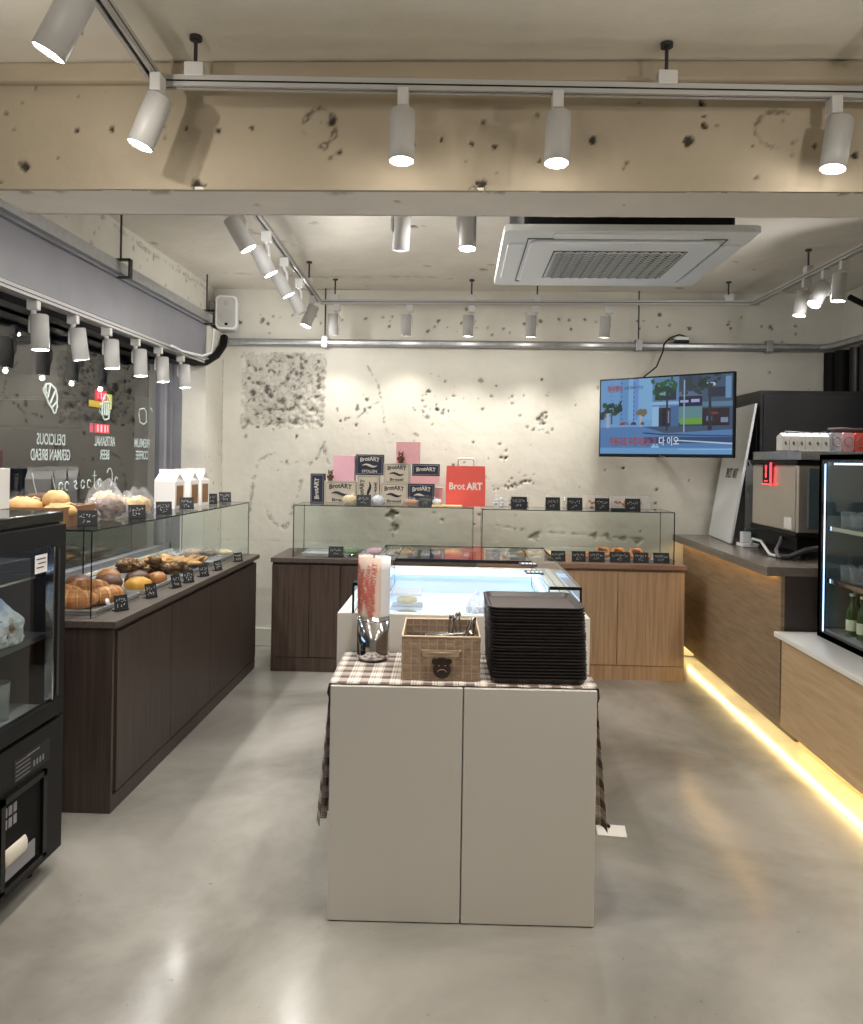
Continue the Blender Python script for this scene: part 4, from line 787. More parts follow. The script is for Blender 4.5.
for i, (x, y, m_, l) in enumerate(ib): wrapped(x, y, .827, .075 if i != 3 else .085, .05, .05, m_, l, 50 + i, 0, 'wrapped goods inside the back showcases', bagh=1.3)
for i, (x, y) in enumerate(((1.19, 5.92), (1.24, 5.98), (1.32, 5.92), (1.38, 5.97), (1.08, 5.97), (.95, 5.96))):
    b = MB(); ring = [(.045 * math.cos(a), .045 * math.sin(a), .02 + .006 * math.sin(3 * a)) for a in np.linspace(0, 6.283, 21)]; b.tube(ring, .016, 10, 0, False)
    o = b.build('ring_pastry', 'croissant', loc=(x, y, .83 + (.0 if i % 2 else .03))); o.rotation_euler = (R(35 if i % 2 == 0 else 12), 0, 0); tag(o, '%s brown ring pastry on the right half of the back right showcase' % ('first', 'second', 'third', 'fourth', 'fifth', 'sixth')[i], 'pastry', 'ring pastries in the back right showcase')
for i, (x, w, l) in enumerate(((.728, .105, 'first from the left'), (.877, .10, 'second'), (1.007, .115, 'third'), (1.175, .145, 'fourth and widest'), (1.327, .11, 'fifth'), (1.474, .115, 'last by the right end'))):
    price_card(x, 5.79, .823, w, .076, 0, 'black chalk card at the foot of the back right showcase, ' + l, 2, 100 + i)
price_card(-.90, 5.77, .823, .11, .078, 0, 'black chalk card in the back left showcase at its left end', 2, 120)
price_card(-.154, 5.77, .823, .112, .078, 0, 'dark blue chalk card in the back left showcase near its right end', 2, 121, 'card_blue')
price_card(.25, 5.77, .823, .105, .078, 0, 'dark blue chalk card at the left end of the back right showcase', 2, 122, 'card_blue')
# gift boxes on the left showcase
def gift_box(x0, x1, z0, z1, y, m_, ink, label, sub=None, rot=False, d=.07, name='gift_box'):
    w, h = x1 - x0, z1 - z0; t = thing(name, label, 'gift box', ((x0 + x1) / 2, y, z0), 0, 'printed gift boxes on the back showcase')
    MB().box(-w / 2, w / 2, 0, d, 0, h).build('carton', m_, t, bevel=.002)
    fx = FRONT(0, -.001, h / 2)
    if rot: fx = fx @ Matrix.Rotation(R(90), 4, 'Z'); w, h = h, w
    if ink:
        tall = h > .12
        font('lettering', 'BrotART', h * (.2 if tall else .32), ink, t, fx @ Matrix.Translation((0, h * (.22 if tall else .0), 0)), width=w * .7, arch=h * .07, bold=.04)
        if sub: font('lettering', sub, h * .13, ink, t, fx @ Matrix.Translation((0, -h * .32, 0)), width=w * (.5 if sub == 'Brezel' else .55), bold=.03)
        if tall:
            b = MB(); P_ = []
            for k in range(13): a = k / 12; P_.append(fx @ Vector(((a - .5) * w * .55, -h * .04 + h * .05 * math.sin(a * 6.28), .0012)))
            b.tube(P_, [h * (.012 + .05 * math.sin(math.pi * k / 12)) for k in range(13)], 6); b.build('printed_swoosh', ink, t)
        b = MB()
        q = .006
        for (p0, p1) in (((-1, -1), (1, -1)), ((1, -1), (1, 1)), ((1, 1), (-1, 1)), ((-1, 1), (-1, -1))):
            b.tube([fx @ Vector((p0[0] * (w / 2 - .01), p0[1] * (h / 2 - .01), .0006)), fx @ Vector((p1[0] * (w / 2 - .01), p1[1] * (h / 2 - .01), .0006))], .0009, 4)
        b.build('printed_border', ink, t)
    return t
YX = 5.90
gift_box(-1.125, -1.02, ZB, 1.43, 5.93, 'navy_box', 'cream_ink', 'navy gift box standing upright at the left end', rot=True)
gift_box(-1.015, -.772, ZB, 1.378, YX, 'cream_box', 'navy_ink', 'cream gift box lying at the bottom left of the pile', 'Brezel')
gift_box(-.947, -.788, 1.379, 1.572, YX, 'pink_light', None, 'plain pink gift box standing above the bottom left cream box')
gift_box(-.768, -.600, ZB, 1.425, YX, 'cream_box', 'navy_ink', 'cream gift box turned on its side under the navy one', 'Brezel', rot=True)
gift_box(-.779, -.572, 1.426, 1.58, YX, 'navy_box', 'cream_ink', 'navy gift box on top of the sideways cream box', 'STOLLEN')
gift_box(-.593, -.386, ZB, 1.368, YX - .0, 'cream_box', 'navy_ink', 'cream gift box at the bottom centre of the pile', 'Brezel')
gift_box(-.571, -.372, 1.369, 1.518, YX, 'cream_box', 'navy_ink', 'cream gift box stacked on the bottom centre cream box', 'Brezel')
gift_box(-.382, -.187, ZB, 1.366, YX, 'navy_box', 'cream_ink', 'navy gift box at the bottom next to the red bag', 'STOLLEN')
gift_box(-.368, -.15, 1.367, 1.426, YX, 'pink_box', None, 'flat pink gift box between the two navy boxes')
gift_box(-.356, -.150, 1.427, 1.516, YX, 'navy_box', 'cream_ink', 'small navy gift box above the flat pink box')
gift_box(-.185, -.125, ZB, 1.34, YX + .075, 'pink_box', None, 'narrow pink gift box behind the bottom navy box')
t = gift_box(-.478, -.300, 1.519, 1.68, YX, 'pink_box', None, 'pink gift box with scalloped top crowning the pile')
b = MB()
for k in range(8): b.ell((-.07 + .02 * k, 0, .1 + .01 * math.sin(k)), (.006, .001, .008), 0, 8, 4)
b.build('printed_pattern', 'pink_light', t)
def bear(x, y, z, s, label):
    t = thing('gift_bear', label, 'soft toy', (x, y, z)); b = MB()
    b.ell((0, 0, .028 * s), (.02 * s, .016 * s, .028 * s), 0, 14, 10); b.ell((0, -.002, .066 * s), (.02 * s, .018 * s, .018 * s), 0, 14, 10)
    for k in (-1, 1): b.ell((.015 * s * k, 0, .084 * s), (.007 * s, .005 * s, .007 * s), 0, 8, 6); b.ell((.022 * s * k, -.006 * s, .035 * s), (.007 * s, .008 * s, .016 * s), 0, 8, 6); b.ell((.013 * s * k, -.016 * s, .008 * s), (.009 * s, .014 * s, .008 * s), 0, 8, 6)
    b.build('bear_body', 'bear_brown', t); MB().ell((0, -.018 * s, .060 * s), (.008 * s, .006 * s, .006 * s), 0, 8, 6).build('muzzle', 'croissant_pale', t)
bear(-.438, 5.885, 1.519, 1.0, 'small brown bear sitting against the topmost pink box') if False else None
bear(-.44, 5.872, 1.519, .95, 'small brown bear beside the pink box crowning the pile')
bear(-.965, 5.872, 1.379, .9, 'small brown bear beside the plain pink box')
t = thing('paper_bag', 'red paper carrier bag with white print and handle', 'paper bag', (.046, 5.92, ZB))
MB().add([(-.146, -.02, 0), (.146, -.02, 0), (.146, .07, 0), (-.146, .07, 0), (-.144, .005, .30), (.144, .005, .30), (.144, .045, .30), (-.144, .045, .30), (-.15, .025, .15), (.15, .025, .15)],
         [(0, 3, 2, 1), (0, 1, 5, 4), (2, 3, 7, 6), (0, 4, 8), (4, 7, 8), (7, 3, 8), (3, 0, 8), (1, 9, 5), (5, 9, 6), (6, 9, 2), (2, 9, 1)]).build('bag_body', 'red_paper', t)
MB().tube([(-.062, .02, .28), (-.062, .02, .345), (-.05, .02, .357), (.05, .02, .357), (.062, .02, .345), (.062, .02, .28)], .0085, 6).build('handle', 'white_paper', t)
font('lettering', 'Brot', .052, 'white_paper', t, Matrix.Translation((-.066, -.0085, .147)) @ Matrix.Rotation(R(85), 4, 'X'), width=.118, bold=.02)
font('lettering', 'ART', .052, 'white_paper', t, Matrix.Translation((.066, -.0085, .147)) @ Matrix.Rotation(R(85), 4, 'X'), width=.12, bold=.06)
tag(MB().box(-.11, .11, -.06, .06, 0, .012).build('serving_board', 'cream_pastry', loc=(-.09, 5.80, ZB)), 'thin pale board under the pastries beside the red bag', 'board')
wrapped(-.81, 5.82, ZB, .055, .04, .07, 'cream_pastry', 'film-wrapped yellow pastry in front of the cream boxes', 60, group=None, bagh=1.3)
wrapped(-.60, 5.82, ZB, .05, .04, .07, 'paper_plain', 'film-wrapped white bread right of the first black card', 61, bagh=1.35)
t = wrapped(-.36, 5.80, ZB, .055, .04, .045, 'croissant', 'film-wrapped brown bun left of the second black card', 62, bagh=1.4)
wrapped(-.165, 5.80, ZB + .012, .035, .03, .04, 'paper_plain', 'film-wrapped white pastry on the thin board', 63, bagh=1.2)
price_card(-.70, 5.765, ZB, .105, .08, 0, 'black chalk card on the back left showcase top, left one', 2, 130); price_card(-.247, 5.765, ZB, .10, .08, 0, 'black chalk card on the back left showcase top, right one', 2, 131)
# snacks on the right showcase
def snack(x0, x1, h, m_, label, seed, y=5.82):
    t = thing('snack_bag', label, 'snack bag', ((x0 + x1) / 2, y, ZB2), 0, 'clear bagged snacks on the back right showcase'); w = (x1 - x0) / 2; rr = random.Random(seed)
    b = MB(); 
    for k in range(int(w / .006)): b.ell((rr.uniform(-w * .8, w * .8), rr.uniform(-.015, .015), .012 + rr.random() * h * .55), (.014, .012, .011), 0, 8, 6, .2, None, k)
    b.build('contents', m_, t)
    b = MB(); n = 12; vs = []
    for j, (s, th) in enumerate(((0, .022), (.4, .026), (.8, .014), (1, .002))):
        for i in range(n + 1): x = -w + 2 * w * i / n; vs.append((x, -th - .002 * math.sin(i * 1.7), h * s + (.003 * math.sin(i * 2.1) if j == 3 else 0)))
        for i in range(n + 1): x = w - 2 * w * i / n; vs.append((x, th + .002 * math.sin(i * 1.3), h * s + (.003 * math.sin((n - i) * 2.1) if j == 3 else 0)))
    q = 2 * (n + 1); b.add(vs, [(j * q + i, j * q + (i + 1) % q, (j + 1) * q + (i + 1) % q, (j + 1) * q + i) for j in range(3) for i in range(q)], 0, True); b.build('clear_bag', 'film', t)
snack(.255, .338, .11, 'paper_plain', 'clear bag of pale sweets nearest the red paper bag', 1); snack(.362, .51, .11, 'stollen_brown', 'clear bag of nuts behind the leftmost right-case card', 2)
snack(.63, .735, .105, 'dark_bun', 'clear bag of dark snacks hidden behind its card', 3); snack(.761, .90, .11, 'cookie', 'clear bag of golden snacks, fourth along the showcase', 4)
snack(.934, 1.095, .11, 'croissant', 'clear bag of brown snacks, fifth along the showcase', 5); snack(1.11, 1.385, .11, 'croissant', 'widest clear bag of snacks with white rounds at the right end', 6)
for i, (x, w) in enumerate(((.435, .115), (.68, .105), (.838, .11), (1.036, .104), (1.256, .11))): price_card(x, 5.765, ZB2, w, .092, 0, '%s black chalk card along the back right showcase top' % ('first', 'second', 'third', 'fourth', 'fifth')[i], 2, 140 + i, lean=8)
b = MB()
for x in (-.095, .08): b.lathe([(0, -.003), (.028, -.003), (.028, .003), (0, .003)], n=18, M=Matrix.Translation((x, -.032, .055)) @ Matrix.Rotation(R(90), 4, 'X'))
o = b.build('white_round_tags', 'white_plastic', loc=(1.25, 5.80, ZB2)) if False else None
tag(MB().box(-.05, .05, -.03, .03, 0, .022).build('black_box', 'chalk_card', loc=(1.15, 5.76, ZB2), bevel=.002), 'small flat black box at the foot of the widest snack bag', 'box')

# ------------------------------------------------------------------ centre: chilled display bench
t = thing('display_bench', 'white chilled display bench with glass rim glowing light blue', 'display bench', (.022, 3.11, 0))
x0, x1, y1 = -.497, .497, 1.42
b = MB(); b.box(x0, x1, 0, .03, .03, .938).box(x0, x1, y1 - .03, y1, .03, .938).box(x0, x0 + .03, .03, y1 - .03, .03, .938).box(x1 - .03, x1, .03, y1 - .03, .03, .938).box(x0 + .03, x1 - .03, .03, y1 - .03, .03, .70)
b.build('cabinet_body', 'bench_white', t, bevel=.002)
b = MB(); xi0, xi1, yi0, yi1 = x0 + .09, x1 - .10, .06, y1 - .09
b.box(x0 + .03, xi0, .03, y1 - .03, .70, .935).box(xi1, x1 - .03, .03, y1 - .03, .70, .935).box(xi0, xi1, .03, yi0, .70, .935).box(xi0, xi1, yi1, y1 - .03, .70, .935).box(xi0, xi1, yi0, yi1, .70, .80)
b.build('liner', 'white_liner', t)
MB().box(xi0 + .01, xi1 - .01, yi1 - .02, yi1 - .004, .905, .925).build('light_strip', 'cool_led', t)
MB().box(xi0 + .004, xi0 + .016, yi0 + .05, yi1 - .05, .905, .925).build('light_strip', 'cool_led', t); MB().box(xi1 - .016, xi1 - .004, yi0 + .05, yi1 - .05, .905, .925).build('light_strip', 'cool_led', t)
gx0, gx1 = -.437, .461
for nm, a in (('front_glass', (gx0 + .1, gx1 - .1, .02, .026, .938, .965, 'y')), ('side_glass', (gx0, gx0 + .006, .0, y1, .938, 1.05, 'x')), ('side_glass', (gx1 - .006, gx1, .0, y1, .938, 1.05, 'x')), ('front_end_glass', (gx0, gx0 + .105, 0, .006, .938, 1.05, 'y')), ('front_end_glass', (gx1 - .125, gx1, 0, .006, .938, 1.05, 'y')),
              ('side_ledge', (gx0, gx0 + .105, 0, y1, 1.05, 1.057, 'z')), ('side_ledge', (gx1 - .125, gx1, 0, y1, 1.05, 1.057, 'z')), ('back_ledge', (gx0 + .107, gx1 - .127, .78, y1, 1.05, 1.057, 'z')), ('inner_glass', (gx0 + .1, gx0 + .105, .03, .78, .94, 1.05, 'x')), ('inner_glass', (gx1 - .125, gx1 - .12, .03, .78, .94, 1.05, 'x'))):
    b = MB(); clear_panel(b, *a); b.build(nm, ['case_glass', 'glass_edge'], t)
for xx in (gx0 - .002, gx1 - .006): MB().box(xx, xx + .008, -.002, .006, .938, 1.047).build('black_trim', 'black_metal', t)
for q_ in ((gx0 - .002, gx0 + .105, -.003, 0, 1.047, 1.06), (gx1 - .125, gx1 + .002, -.003, 0, 1.047, 1.06), (gx0 + .105, gx1 - .125, .775, .783, 1.045, 1.06)): MB().box(*q_).build('black_trim', 'black_metal', t)
for i, (x, y, l) in enumerate(((.325, 3.50, 'nearer'), (.322, 3.78, 'farther'))):
    b = MB(); b.box(-.04, .04, -.05, .05, 0, .004, 0)
    for k in range(4): b.box(-.03 + .018 * k, -.018 + .018 * k, -.02, .02, .004, .0045, 1)
    o = b.build('flat_price_label', ['card_blue', 'chalk'], loc=(x + .01, y, 1.0575)); tag(o, 'small dark label lying on the right glass ledge, the %s one' % l, 'price card', 'labels on the bench ledge')
for i, (x, y, z) in enumerate(((-.24, 3.72, .801), (-.24, 3.72, .866))):
    t = thing('clear_food_box', ('lower' if i == 0 else 'upper') + ' clear plastic food box stacked inside the glowing bench', 'food box', (x, y, z), 0, 'clear boxes in the bench')
    MB().lathe([(.09, 0), (.1, .05)], n=4, M=Matrix.Rotation(R(45), 4, 'Z'), smooth=False).build('box_base', 'film', t); MB().lathe([(.105, .05), (.1, .063)], n=4, M=Matrix.Rotation(R(45), 4, 'Z'), smooth=False).build('box_lid', 'film_thick', t)
    MB().ell((0, 0, .022), (.05, .045, .02), 0).build('contents', 'cream_pastry', t)
wrapped(.10, 3.80, .801, .055, .05, .05, 'paper_plain', 'film-wrapped white bread inside the glowing bench', 70, bagh=2.2, film='film_thick')
wrapped(-.33 + .6, 4.0, .801, .05, .045, .04, 'paper_plain', 'small film-wrapped item at the right inside the glowing bench', 71, bagh=1.6)

# ------------------------------------------------------------------ centre: white cabinet with cloth, cup, basket, trays
t = thing('low_cabinet', 'white two-door cabinet facing the camera under the checked cloth', 'cabinet', (.024, 2.638, 0), R(1.0))
MB().box(-.443, .443, .02, .44, .006, .782).build('body', 'cabinet_white', t)
for a, b_ in ((-.445, -.002), (.002, .445)): MB().box(a, b_, 0, .018, .003, .788).build('door', 'cabinet_white', t, bevel=.0025)
MB().box(-.43, .43, .04, .43, 0, .006).build('base', 'black_plastic', t)
# cloth
b = MB(); uv = []; nx, ny = 44, 26; vs = []; W2 = .452; Y0, Y1 = .012, .455; hang = .52
prof = [(-1, k) for k in range(14, 0, -1)] + [(0, k) for k in range(nx + 1)] + [(1, k) for k in range(1, 15)]
for j in range(ny + 1):
    y = Y0 + (Y1 - Y0) * j / ny
    for (s, k) in prof:
        if s == 0: x = -W2 + 2 * W2 * k / nx; z = .7935 + .0006 * math.sin(k * .9 + j * .7); u_ = x; yy = y
        else:
            q = k / 14; wv = .5 + .5 * math.sin(j * .9 + (1.5 if s > 0 else 0)); x = s * (W2 + .010 + q * (.012 + .036 * wv)); z = .7935 - .008 - hang * q + (.01 * math.sin(j * .5)) * q; u_ = s * (W2 + hang * q); yy = Y0 + .10 + (y - Y0) * .78 + q * .02 * math.sin(j)
            if k == 1: yy = y * .6 + yy * .4
        vs.append((x, yy, z)); uv.append((u_ + 1, y + 1))
m1 = len(prof); b.add(vs, [(j * m1 + i, j * m1 + i + 1, (j + 1) * m1 + i + 1, (j + 1) * m1 + i) for j in range(ny) for i in range(m1 - 1)], 0, True)
o = b.build('tablecloth', 'plaid_cloth', uv=uv); o.location = (.024, 2.638, 0); o.rotation_euler = (0, 0, R(1.0)); sd = o.modifiers.new('thickness', 'SOLIDIFY'); sd.thickness = .0015; sd.offset = -1
tag(o, 'brown and white checked tablecloth draped over the white cabinet', 'tablecloth')
ZI = .7962
# steel cup with printed paper
t = thing('steel_cup', 'polished steel cup holding a bundle of printed paper', 'cup', (-.316, 2.965, ZI))
MB().lathe([(.03, .004), (.052, .004), (.0605, .012), (.0615, .02), (.0625, .168), (.0612, .168), (.0600, .022), (.05, .01), (0, .009)], n=40, cap=False).lathe([(0, .0), (.052, 0), (.0605, .012)], n=40, cap=False).lathe([(.0618, .148), (.0640, .151), (.0618, .154)], n=40, cap=False).build('cup_body', 'chrome', t)
t = thing('paper_bundle', 'bundle of red-printed and plain paper sheets standing in the steel cup', 'paper', (-.316, 2.965, ZI + .012))
def sheet(parent, name, m_, r, a0, a1, h, top, seed):
    b = MB(); n = 26; vs = []; rr = random.Random(seed)
    for j in range(9):
        for i in range(n + 1):
            a = R(a0 + (a1 - a0) * i / n); q = r * (1 + .03 * math.sin(a * 5 + seed)) + .004 * j / 8
            vs.append((q * math.cos(a), q * math.sin(a) * .9, h * j / 8 + (top * math.sin(i / n * 3.14) if j == 8 else 0)))
    b.add(vs, [(j * (n + 1) + i, j * (n + 1) + i + 1, (j + 1) * (n + 1) + i + 1, (j + 1) * (n + 1) + i) for j in range(8) for i in range(n)], 0, True)
    o = b.build(name, m_, parent); sd = o.modifiers.new('t', 'SOLIDIFY'); sd.thickness = .001; return o
sheet(t, 'printed_sheet', 'print_paper', .0585, 100, 300, .372, .006, 1); sheet(t, 'plain_sheet', 'paper_plain', .057, 285, 455, .370, .004, 2); sheet(t, 'inner_sheet', 'print_paper', .042, 0, 330, .335, .01, 3); sheet(t, 'inner_sheet', 'paper_plain', .03, 40, 380, .33, .008, 4)
# printed words wrapping the sheet
def wrapped_text(parent, s_, h, ang, z, tilt, r):
    o = font('printed_lettering', s_, h, 'print_red', parent, Matrix.Identity(4), bold=.04); me = o.data
    for v_ in me.vertices:
        x, y = v_.co.x, v_.co.y; c, s2 = math.cos(tilt), math.sin(tilt); x, y = x * c - y * s2, x * s2 + y * c
        a = R(ang) + x / r; rr_ = r * (1 + .03 * math.sin(a * 5 + 1)) + .0035 + .0003 + v_.co.z; v_.co = (rr_ * math.cos(a), rr_ * math.sin(a) * .9, z + y)
    me.update()
rr = random.Random(12)
for k in range(26):
    ang = 186 + (k % 6) * 17 + rr.uniform(-4, 4); z = .212 + (k // 6) * .030 + rr.uniform(-.01, .01)
    wrapped_text(t, 'BROTART' if k % 3 else 'GERMAN BREAD', rr.choice((.010, .013, .017)) * (1 if k % 3 else .6), ang, z, rr.uniform(1.2, 2.0), .0585)
# woven basket
t = thing('woven_basket', 'taupe woven strap basket with a dark bear tag, holding tongs', 'basket', (-.058, 2.85, ZI), R(1.5))
def weave(w, h, nw, nh, seed, k=8):
    b = MB(); vs = []; NX, NZ = nw * k, nh * k
    for j in range(NZ + 1):
        for i in range(NX + 1):
            ci, cj = min(i // k, nw - 1), min(j // k, nh - 1); fi, fj = (i - ci * k) / k, (j - cj * k) / k
            s = 1 if (ci + cj) % 2 else -1; p_ = math.sin(math.pi * min(1, max(0, fi))) * math.sin(math.pi * min(1, max(0, fj)))
            vs.append((w * i / NX, -.0012 - .0022 * p_ * (1 if s > 0 else .45), h * j / NZ))
    fs = []; 
    for j in range(NZ):
        for i in range(NX):
            e = 1 if (i % k == 0 or j % k == 0) else 0
            b.add([vs[j * (NX + 1) + i], vs[j * (NX + 1) + i + 1], vs[(j + 1) * (NX + 1) + i + 1], vs[(j + 1) * (NX + 1) + i]], [(0, 1, 2, 3)], e, True)
    return b
bw, bd, bh = .266, .30, .148
def wall(M, w, nw, inner=False):
    b = weave(w, bh, nw, 6, 0); b.v = [tuple(M @ Vector(v_)) for v_ in b.v]; return b
for nm, M, w, nw in (('front_side', Matrix.Translation((-bw / 2, -bd / 2, 0)), bw, 9), ('back_side', Matrix.Translation((bw / 2, bd / 2, 0)) @ Matrix.Rotation(math.pi, 4, 'Z'), bw, 9), ('left_side', Matrix.Translation((-bw / 2, bd / 2, 0)) @ Matrix.Rotation(-math.pi / 2, 4, 'Z'), bd, 10), ('right_side', Matrix.Translation((bw / 2, -bd / 2, 0)) @ Matrix.Rotation(math.pi / 2, 4, 'Z'), bd, 10)):
    b = wall(M, w, nw); o = b.build(nm, ['strap', 'weave_line'], t); sd = o.modifiers.new('t', 'SOLIDIFY'); sd.thickness = .004; sd.offset = -1
MB().box(-bw / 2 + .003, bw / 2 - .003, -bd / 2 + .003, bd / 2 - .003, 0, .006).build('bottom', 'strap', t)
b = MB(); b.tube([(-bw / 2, -bd / 2, bh), (bw / 2, -bd / 2, bh), (bw / 2, bd / 2, bh), (-bw / 2, bd / 2, bh), (-bw / 2, -bd / 2, bh)], .0042, 6); b.build('rim', 'strap_edge', t)
MB().tube([(-.066, -bd / 2 - .004, .103), (-.06, -bd / 2 - .012, .098), (0, -bd / 2 - .015, .096), (.06, -bd / 2 - .012, .098), (.066, -bd / 2 - .004, .103)], .004, 6).box(-.062, .062, -bd / 2 - .016, -bd / 2 - .012, .084, .106).build('handle', 'weave_line', t)
b = MB(); b.ell((.004, -bd / 2 - .006, .038), (.030, .004, .032), 0, 20, 10); b.ell((-.022, -bd / 2 - .006, .066), (.010, .004, .010), 0, 12, 8); b.ell((.028, -bd / 2 - .006, .066), (.010, .004, .010), 0, 12, 8); b.ell((.004, -bd / 2 - .006, .066), (.024, .004, .014), 0, 14, 8); b.build('bear_tag', 'dark_tag', t)
b = MB(); b.tube([(.004 + .016 * math.cos(a), -bd / 2 - .0105, .028 + .011 * math.sin(a)) for a in np.linspace(.2, 2.9, 9)], .0016, 5); b.tube([(-.01, -bd / 2 - .0105, .052), (-.004, -bd / 2 - .0105, .052)], .0018, 5); b.tube([(.012, -bd / 2 - .0105, .052), (.018, -bd / 2 - .0105, .052)], .0018, 5); b.build('bear_tag_face', 'strap', t)
def tongs(x, y, z, rz, tilt, label):
    t = thing('serving_tongs', label, 'tongs', (x, y, z), rz, 'steel tongs in the basket'); M = Matrix.Rotation(tilt, 4, 'X')
    for s in (-1, 1):
        b = MB(); vs = []; N = 14
        for i in range(N + 1):
            q = i / N; xx = s * (.004 + .012 * math.sin(q * 3.1)); w = .009 + .006 * (1 - q) * (q < .4)
            for dz in (-w, w): vs.append(M @ Vector((xx + 0 * dz, dz, q * .19)))
        b.add(vs, [(2 * i, 2 * i + 1, 2 * i + 3, 2 * i + 2) for i in range(N)], 0, True); o = b.build('tong_arm', 'chrome', t); sd = o.modifiers.new('t', 'SOLIDIFY'); sd.thickness = .002
    b = MB(); b.tube([M @ Vector(p_) for p_ in ((-.006, 0, .185), (-.004, 0, .196), (.004, 0, .196), (.006, 0, .185))], .006, 8); b.build('hinge', 'chrome', t)
tongs(-.01, 2.90, ZI + .008, .3, R(12), 'steel serving tongs standing highest out of the basket'); tongs(.02, 2.86, ZI + .008, .6, R(20), 'steel serving tongs leaning right in the basket'); tongs(.0, 2.93, ZI + .008, -.3, R(22), 'steel serving tongs behind the highest pair in the basket')
tongs(-.12, 2.90, ZI + .10, 1.3, R(80), 'steel serving tongs lying flat across the basket left side'); tongs(-.10, 2.94, ZI + .085, 1.0, R(76), 'second pair of tongs lying in the basket left side')
t = thing('utensil_box', 'dark utensil box inside the basket under the tongs', 'box', (-.10, 2.86, ZI + .007)); MB().box(-.075, .075, -.12, .13, 0, .085).build('box_body', 'dark_tag', t, bevel=.004)
# stack of black trays
def tray_obj():
    t = thing('serving_tray', 'black serving tray at the bottom of the stack', 'tray', (.276, 2.84, ZI), R(2), 'black serving trays in one stack')
    b = MB(); w, d, h, r = .165, .165, .019, .035; rings = []; N = 7
    def ring(w_, d_, r_, z_):
        p_ = []
        for cx, cy, st in ((w_ - r_, d_ - r_, 0), (-w_ + r_, d_ - r_, 90), (-w_ + r_, -d_ + r_, 180), (w_ - r_, -d_ + r_, 270)):
            for k in range(N + 1): a = R(st + 90 * k / N); p_.append((cx + r_ * math.cos(a), cy + r_ * math.sin(a), z_))
        return p_
    L = [ring(w - .012, d - .012, r - .012, 0), ring(w - .004, d - .004, r - .004, h - .005), ring(w, d, r, h - .003), ring(w, d, r, h), ring(w - .008, d - .008, r - .008, h), ring(w - .011, d - .011, r - .011, h - .004), ring(w - .020, d - .020, r - .02, .004)]
    n = len(L[0]); vs = [v_ for q in L for v_ in q]
    b.add(vs, [(j * n + i, j * n + (i + 1) % n, (j + 1) * n + (i + 1) % n, (j + 1) * n + i) for j in range(len(L) - 1) for i in range(n)], 0, False)
    b.add(L[0], [tuple(range(n))[::-1]], 0); o = b.build('tray_rim', 'tray_black', t); 
    b = MB(); b.add(L[6], [tuple(range(n))], 0); b.build('tray_floor', 'tray_floor', t); return t
tr = tray_obj(); NT = 23; words = 'first second third fourth fifth sixth seventh eighth ninth tenth eleventh twelfth thirteenth fourteenth fifteenth sixteenth seventeenth eighteenth nineteenth twentieth twenty-first twenty-second twenty-third'.split()
for k in range(1, NT):
    d_ = dup(tr, (.276 - .011 * k / NT + rng.normal() * .0008, 2.84 + rng.normal() * .0008, ZI + k * .0109), R(2 + rng.normal() * .3), 'topmost black serving tray of the stack on the checked cloth' if k == NT - 1 else 'black serving tray, %s from the top of the stack' % words[NT - 1 - k])
# paper and cable on the floor
b = MB(); b.add([(-.06, -.045, 0), (.06, -.06, 0), (.07, .04, 0), (-.05, .055, 0), (-.06, -.045, .0015), (.06, -.06, .0015), (.07, .04, .004), (-.05, .055, .0015)], [(0, 3, 2, 1), (4, 5, 6, 7), (0, 1, 5, 4), (1, 2, 6, 5), (2, 3, 7, 6), (3, 0, 4, 7)])
tag(b.build('paper_sheet', 'white_paper', loc=(.655, 3.35, .001)), 'small white sheet lying on the floor behind the white cabinet', 'paper')
tag(MB().tube([(.50, 3.24, .006), (.56, 3.37, .006), (.60, 3.40, .012), (.63, 3.39, .02), (.655, 3.36, .012)], .007, 8).build('cable_end', 'black_plastic'), 'black cable end lying over the white sheet on the floor', 'cable')

# ------------------------------------------------------------------ right: service counter
t = thing('service_counter', 'wood-fronted service counter with grey slab and warm light under it', 'counter', (1.80, 4.47, 0))
MB().box(0, .02, .0, 1.93, .10, .93).build('front_panel', 'counter_oak', t)
MB().box(.02, 1.2, 0, 1.95, .10, .93).build('end_panel', 'dark_brown_panel', t)
MB().box(.10, 1.2, .03, 1.95, 0, .10).build('plinth', 'dark_brown_panel', t)
MB().box(-.08, 1.2, 0, 1.95, .952, .98).box(-.08, -.05, 0, 1.95, .928, .952).box(-.05, 1.2, 0, .03, .93, .952).build('counter_slab', 'slab_stone', t, bevel=.002)
MB().box(-.035, -.015, .05, 1.93, .942, .951).build('upper_light_strip', 'warm_led_low', t)
MB().box(.045, .065, -.02, 1.93, .082, .098).build('toe_light_strip', 'warm_led', t)
t = thing('fridge_plinth', 'beige panelled base with white ledge under the right display fridge', 'counter', (1.80, 4.45, 0))
MB().box(0, 1.2, -3.4, 0, .10, .598).build('front_panel', 'beige_panel', t)
MB().box(.10, 1.2, -3.4, 0, 0, .10).build('plinth', 'beige_panel', t)
MB().box(-.045, .9, -3.4, 0, .60, .628).build('ledge', 'white_stone', t, bevel=.003)
MB().box(.045, .065, -3.4, 0, .082, .098).build('toe_light_strip', 'warm_led', t)
